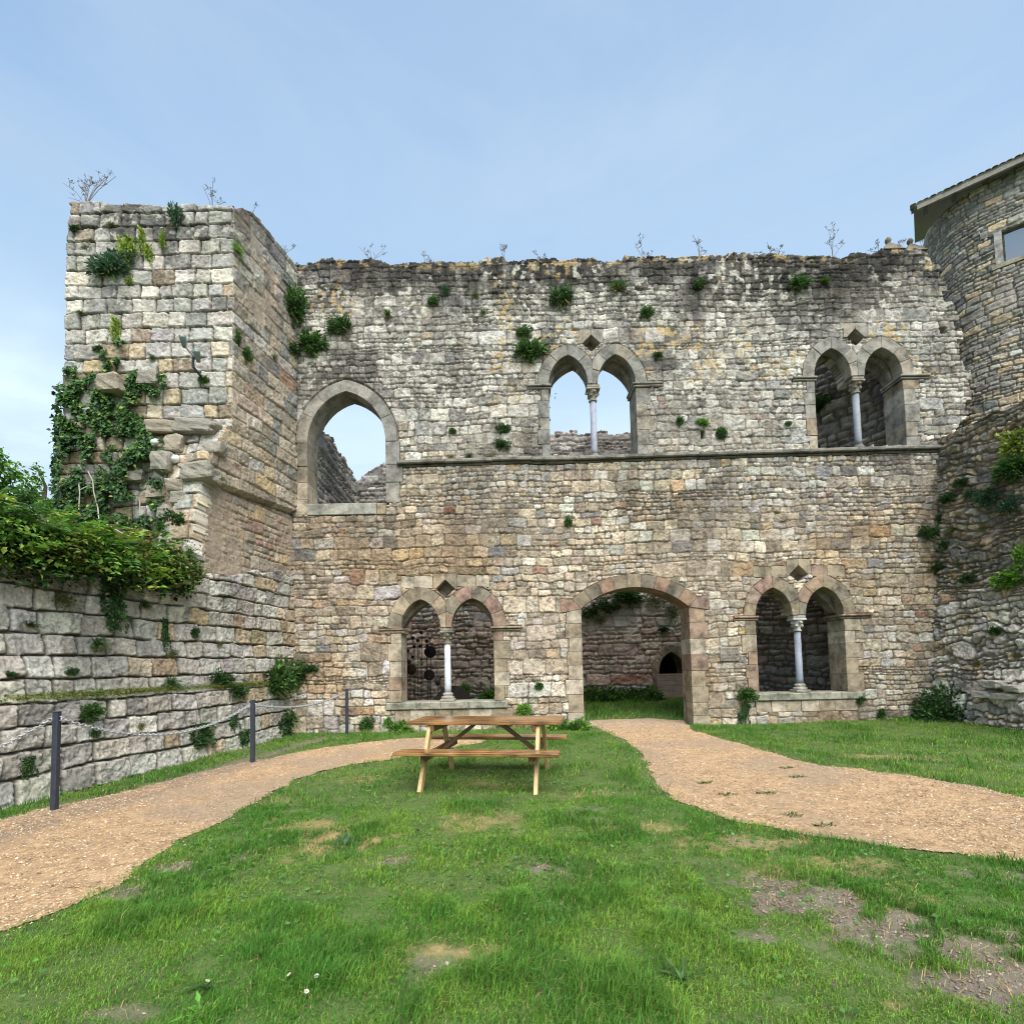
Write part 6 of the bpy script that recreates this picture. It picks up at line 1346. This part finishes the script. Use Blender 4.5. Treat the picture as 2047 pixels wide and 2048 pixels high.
for (n, y0, y1, hr, w) in ((250000, 1.7, 3.4, (.020, .052), .0038), (250000, 3.2, 5.6, (.020, .052), .0050), (210000, 5.6, 11.5, (.025, .06), .0075), (60000, 12.0, 15.6, (.06, .14), .012)):
    xm = y1 * 1.12 + .4; x, y, z = scatter(int(n), -xm, xm, y0, y1)
    if len(x) == 0: continue
    b = wear(_b, x, y, 61); s = wear(_s, x, y, 62); cl = fbm(x * 2.2, y * 2.2, 411, 3); c2 = fbm(x * .8, y * .8, 412, 2); c3 = fbm(x * 6, y * 6, 413, 2)
    rb_ = np.exp(-((x - (side_x(y) + 1.2)) / .14) ** 2) * (y < 10.5)
    k = r.random(len(x)) > np.clip(1.02 * b + .45 * s + .9 * rb_ + .55 * sstep(.50, .30, c3), 0, .955); x, y, z, b, s, cl, c2, c3 = [a[k] for a in (x, y, z, b, s, cl, c2, c3)]; n = len(x)
    H = r.uniform(*hr, n) * (.55 + 1.1 * sstep(.35, .7, cl)) * (1 - .45 * b) * (1 - .45 * s); H[r.random(n) < .02] *= 1.7
    H *= 1 + .6 * sstep(.60, .74, c3); edge_ = (y > 10.9) & (y < 11.5); H[edge_] *= 1.25
    C = np.array([.100, .265, .036]) * np.ones((n, 3)); C = C + (np.array([.215, .37, .055]) - C) * sstep(.42, .64, .6 * c2 + .4 * c3 + .10 * r.normal(0, 1, n))[:, None]; C = C + (np.array([.080, .22, .032]) - C) * (sstep(.5, .66, cl) * .7)[:, None]
    st = r.random(n) < np.clip(.07 + .55 * s + .12 * b, 0, 1); C[st] = np.array([.46, .37, .17]); H[st] *= .7
    C = C * (1 + r.normal(0, .25, (n, 1))) * (1 + r.normal(0, .07, (n, 3)))
    B.add(*blades(np.stack([x, y, z - .004], -1), H, r.uniform(.15, 1.1, n) * np.where(st, 1.4, 1), r.uniform(0, 6.283, n), w * r.uniform(.7, 1.4, n), np.clip(C, .01, .6)))
x, y, z = scatter(70000, -6, 9, 1.8, 8.0); wv = np.maximum(wear(_s, x, y, 62), .8 * wear(_b, x, y, 61)); k = wv > r.uniform(.1, 1.3, len(x)); x, y, z = x[k], y[k], z[k]; n = len(x)
B.add(*blades(np.stack([x, y, z + .002], -1), r.uniform(.02, .06, n), r.uniform(1.2, 2.6, n), r.uniform(0, 6.283, n), .0032 * (1 + .12 * y), jitter((.42, .33, .16), n, r, .3)))
# clover and broad leaves low in the turf
x, y, z = scatter(26000, -7, 9, 1.9, 9.5); c2 = fbm(x * 1.6, y * 1.6, 421, 3); k = c2 > r.uniform(.5, .75, len(x)); x, y, z = x[k], y[k], z[k]; n = len(x); L = r.uniform(.012, .03, n) * (1 + .1 * y)
B.add(*leaves(np.stack([x, y, z + r.uniform(.015, .05, n)], -1), r.normal(0, 1, (n, 3)) * [1, 1, .25], r.normal(0, .25, (n, 3)) + [0, 0, 1], L, L * .9, jitter((.11, .24, .06), n, r, .25)))
gr = B.build('grass', M_GRASS); tag(gr, 'short patchy green lawn with straw-coloured wear', 'grass', kind='stuff')
def pebbles(name, n, mask, label, size, cols, r, zoff=.016):
    x = r.uniform(-7, 10.3, n); y = 1.6 + 10.6 * r.random(n) ** 1.5; z = gz(x, y) + zoff; k = in_view(x, y, z) & mask(x, y) & (r.random(n) < 1); x, y, z = x[k], y[k], z[k]; n = len(x)
    S = r.lognormal(math.log(size), .35, n) * (1 + .06 * y); o = np.array([[1, 0, 0], [0, 1, 0], [-1, 0, 0], [0, -1, 0], [0, 0, .62], [0, 0, -.5]], float); a = r.uniform(0, 6.28, n); ca, sa = np.cos(a), np.sin(a); st = r.uniform(.6, 1.2, (n, 1))
    X = o[None, :, 0] * ca[:, None] - o[None, :, 1] * sa[:, None] * st; Y = o[None, :, 0] * sa[:, None] + o[None, :, 1] * ca[:, None] * st; S = S * np.where(vnoise(x * 1.1, y * 1.1, 72) > .62, .75, 1.); V = np.stack([X, Y, np.broadcast_to(o[None, :, 2], X.shape)], -1) * S[:, None, None] + r.normal(0, .12, (n, 6, 3)) * S[:, None, None] + np.stack([x, y, z], -1)[:, None]
    f = np.array([[0, 1, 4], [1, 2, 4], [2, 3, 4], [3, 0, 4], [1, 0, 5], [2, 1, 5], [3, 2, 5], [0, 3, 5]]); Fc = (np.arange(n)[:, None, None] * 6 + f[None]).reshape(-1, 3); C = pick(r, cols, n, .15)
    o = link(name, mesh_np(name, V.reshape(-1, 3), [Fc], np.clip(np.repeat(C, 6, 0), .02, .8), False), M_PEB); return tag(o, label, 'soil' if 'soil_' in name else 'gravel', kind='stuff')
PC = [(.44, .295, .165), (.51, .365, .22), (.38, .25, .13), (.52, .40, .27), (.30, .215, .14), (.46, .31, .17), (.56, .48, .38), (.22, .16, .105), (.51, .365, .21), (.36, .27, .18), (.43, .30, .18)]
pebbles('gravel', 330000, path_mask, 'small tan and orange gravel stones covering the paths', .0050, PC, r, .006)
def near_edge(x, y):
    k = ~path_mask(x, y) & (path_mask(x + .13, y) | path_mask(x - .13, y) | path_mask(x, y + .1) | path_mask(x, y - .1)); return (k & (r.random(len(x)) < .35)) | ((wear(_b, x, y, 61) > .6) & (r.random(len(x)) < .06) & (x > side_x(y) + .3))
pebbles('scattered_pebbles', 120000, near_edge, 'stray pebbles scattered along the path edges and bare soil', .005, PC, r, .002)
pebbles('soil_crumbs', 260000, lambda x, y: (wear(_b, x, y, 61) > r.uniform(.25, 1.0, len(x))) & (x > side_x(y) + .3) & ~path_mask(x, y), 'dark soil crumbs on the bare patches of the lawn', .006, [(.19, .145, .10), (.14, .105, .075), (.24, .19, .14), (.30, .25, .2)], r, .002)
# leaf litter tufts growing in the right path
for i, (px, py) in enumerate([(1530, 1589), (1648, 1654), (1408, 1568), (1455, 1591), (1580, 1634), (1595, 1556), (1572, 1538)]):
    p = on_ground(px, py); rr2 = np.random.default_rng(800 + i); n = 46; B = LB(); a = rr2.uniform(0, 6.28, n); rad = rr2.random(n) ** .5
    B.add(*blades(np.stack([p[0] + .10 * rad * np.cos(a), p[1] + .06 * rad * np.sin(a), np.full(n, p[2] + .012)], -1), rr2.uniform(.012, .035, n), rr2.uniform(.5, 1.4, n), a, rr2.uniform(.008, .014, n), jitter((.07, .13, .03), n, rr2, .3)))
    tag(B.build('grass_tuft', M_GRASS), ['largest weed tuft in the middle of the right path', 'weed tuft near the lower edge of the right path', 'small weed tuft by the left bend of the right path', 'weed tuft just beside the left bend tuft', 'thin weed tuft halfway along the right path', 'flat weed tuft near the upper edge of the right path', 'uppermost weed tuft on the right path'][i], 'grass tuft', 'weed tufts on the right path')
# dandelions, daisies, buttercups
def rosette(px, py, L, n, label, col='bright'):
    p = on_ground(px, py); rr2 = np.random.default_rng(int(px)); B = LB(); a = rr2.uniform(0, 6.28, n); e_ = rr2.uniform(.3, 1.0, n); D = np.stack([np.cos(a) * np.cos(e_), np.sin(a) * np.cos(e_), np.sin(e_)], -1); Ln = L * rr2.uniform(.7, 1.2, n)
    B.add(*leaves(np.tile(p + [0, 0, .01], (n, 1)), D, np.tile([0, 0, 1.], (n, 1)), Ln * .6, Ln * .16, jitter(GREENS[col], n, rr2, .2), .06)); B.add(*leaves(p + [0, 0, .01] + D * Ln[:, None] * .45, D + [0, 0, -.5], np.tile([0, 0, 1.], (n, 1)), Ln * .6, Ln * .2, jitter(GREENS[col], n, rr2, .2), .06))
    tag(B.build('dandelion', M_LEAF), label, 'weed')
rosette(1365, 1970, .125, 12, 'long-leaved dandelion rosette in the foreground grass', 'mid'); rosette(1205, 1745, .11, 7, 'pale broad-leaved weed standing below the table'); rosette(415, 1980, .10, 10, 'clump of round clover leaves at the lower left', 'mid'); rosette(690, 1693, .13, 9, 'bluish weed in the straw patch left of the table', 'blue'); rosette(400, 2040, .10, 9, 'bright weed at the bottom edge of the photo')
dm = None
for i, (px, py) in enumerate([(443, 1932), (502, 1943), (578, 1971), (633, 1974), (613, 2006), (415, 1984), (1690, 1740)]):
    p = on_ground(px, py) + [0, 0, .05]
    if dm is None:
        mb = MB(); n = 10
        for k in range(n):
            t = 2 * math.pi * k / n; d = Vector((math.cos(t), math.sin(t), .12)); s = Vector((-math.sin(t), math.cos(t), 0)); mb.add([d * .003, d * .009 + s * .0025, d * .012, d * .009 - s * .0025], [(0, 1, 2, 3)], (.82, .82, .80))
        mb.lathe((0, 0, 0), [(.004, 0), (.0035, .002), (.001, .003)], 8, (.7, .5, .05)); o = mb.build('daisy', M_LEAF); dm = o.data
    else: o = bpy.data.objects.new('daisy', dm); COL.objects.link(o)
    o.location = p; o.rotation_euler = (-.5, 0, i); tag(o, 'tiny white daisy dotted in the foreground lawn', 'flower', 'white daisies in the lawn')
B = LB(); n = 110; q = np.stack([r.normal(1985, 45, n), r.normal(1450, 14, n)], -1); P = np.array([on_ground(a, max(b, 1436)) for a, b in q]); P[:, 2] += r.uniform(.08, .16, n)
for k in range(5):
    a = 6.283 * k / 5; B.add(*leaves(P, np.tile([math.cos(a), math.sin(a), .35], (n, 1)), np.tile([0, 0, 1.], (n, 1)), np.full(n, .016), np.full(n, .014), jitter((.75, .52, .04), n, r, .1, .03)))
tag(B.build('yellow_flowers', M_LEAF), 'scatter of tiny yellow buttercups in the grass at the right', 'flowers', kind='stuff')
print('grass', time.time() - T0)

# ================================================================== SKY AND LIGHT
SUN_EL = math.radians(52); SUN_AZ = math.radians(163)          # behind the camera, a little to the right (azimuth from +Y, clockwise)
wd = bpy.data.worlds.new('World'); scene.world = wd; wd.use_nodes = True; nt = wd.node_tree; nt.nodes.clear()
outp = N(nt, 'ShaderNodeOutputWorld'); sky = N(nt, 'ShaderNodeTexSky'); sky.sky_type = 'NISHITA'; sky.sun_disc = False; sky.sun_elevation = SUN_EL; sky.sun_rotation = SUN_AZ
bg1 = N(nt, 'ShaderNodeBackground'); bg1.inputs[1].default_value = .05; nt.links.new(sky.outputs[0], bg1.inputs[0])
tc = N(nt, 'ShaderNodeTexCoord'); sp = N(nt, 'ShaderNodeSeparateXYZ'); nt.links.new(tc.outputs['Generated'], sp.inputs[0])
cr = N(nt, 'ShaderNodeValToRGB'); nt.links.new(sp.outputs['Z'], cr.inputs[0]); e = cr.color_ramp
e.elements[0].position = .0; e.elements[0].color = (.95, 1.12, 1.2, 1); e.elements[1].position = 1.; e.elements[1].color = (.23, .36, .58, 1)
for pos, c in ((.40, (.95, 1.14, 1.2, 1)), (.53, (.42, .66, .94, 1)), (.62, (.31, .51, .82, 1)), (.76, (.27, .43, .70, 1))):
    k = e.elements.new(pos); k.color = c
mp = N(nt, 'ShaderNodeMapping'); mp.inputs['Rotation'].default_value = (.2, .5, .3); mp.inputs['Scale'].default_value = (1.0, 1.0, 3.0); nt.links.new(tc.outputs['Generated'], mp.inputs[0])
nz = N(nt, 'ShaderNodeTexNoise'); nz.inputs['Scale'].default_value = 1.9; nz.inputs['Detail'].default_value = 6; nz.inputs['Roughness'].default_value = .58; nz.inputs['Distortion'].default_value = .5; nt.links.new(mp.outputs[0], nz.inputs['Vector'])
mr = N(nt, 'ShaderNodeMapRange'); mr.inputs['From Min'].default_value = .38; mr.inputs['From Max'].default_value = .68; mr.inputs['To Max'].default_value = .85; nt.links.new(nz.outputs['Fac'], mr.inputs['Value'])
mx = N(nt, 'ShaderNodeMix', data_type='RGBA'); nt.links.new(mr.outputs[0], mx.inputs[0]); nt.links.new(cr.outputs[0], mx.inputs[6]); mx.inputs[7].default_value = (.47, .62, .80, 1)
bg2 = N(nt, 'ShaderNodeBackground'); bg2.inputs[1].default_value = .245
dt_ = N(nt, 'ShaderNodeVectorMath', operation='DOT_PRODUCT'); nt.links.new(tc.outputs['Generated'], dt_.inputs[0]); dt_.inputs[1].default_value = Vector((.05, .90, .40)).normalized()
mr2 = N(nt, 'ShaderNodeMapRange', interpolation_type='SMOOTHSTEP'); mr2.inputs['From Min'].default_value = .45; mr2.inputs['From Max'].default_value = 1.0; mr2.inputs['To Max'].default_value = .50; nt.links.new(dt_.outputs['Value'], mr2.inputs['Value'])
mx2 = N(nt, 'ShaderNodeMix', data_type='RGBA'); nt.links.new(mr2.outputs[0], mx2.inputs[0]); nt.links.new(mx.outputs[2], mx2.inputs[6]); mx2.inputs[7].default_value = (.60, .80, 1.0, 1)
nt.links.new(mx2.outputs[2], bg2.inputs[0])
ms = N(nt, 'ShaderNodeMixShader'); ms.inputs[0].default_value = .88; nt.links.new(bg1.outputs[0], ms.inputs[1]); nt.links.new(bg2.outputs[0], ms.inputs[2]); nt.links.new(ms.outputs[0], outp.inputs[0])
sl_ = bpy.data.lights.new('sun', 'SUN'); sl_.energy = 1.5; sl_.angle = math.radians(55); sl_.color = (1, .95, .88); so = bpy.data.objects.new('sun', sl_); COL.objects.link(so)
d = Vector((math.sin(SUN_AZ) * math.cos(SUN_EL), math.cos(SUN_AZ) * math.cos(SUN_EL), math.sin(SUN_EL))); so.rotation_euler = d.to_track_quat('Z', 'Y').to_euler()
scene.view_settings.view_transform = 'Standard'; scene.view_settings.look = 'None'; scene.view_settings.exposure = 2.12; scene.view_settings.gamma = 1
scene.cycles.filter_width = 1.0; scene.cycles.max_bounces = 6; scene.cycles.diffuse_bounces = 4; scene.cycles.use_denoising = True
print('done', time.time() - T0)
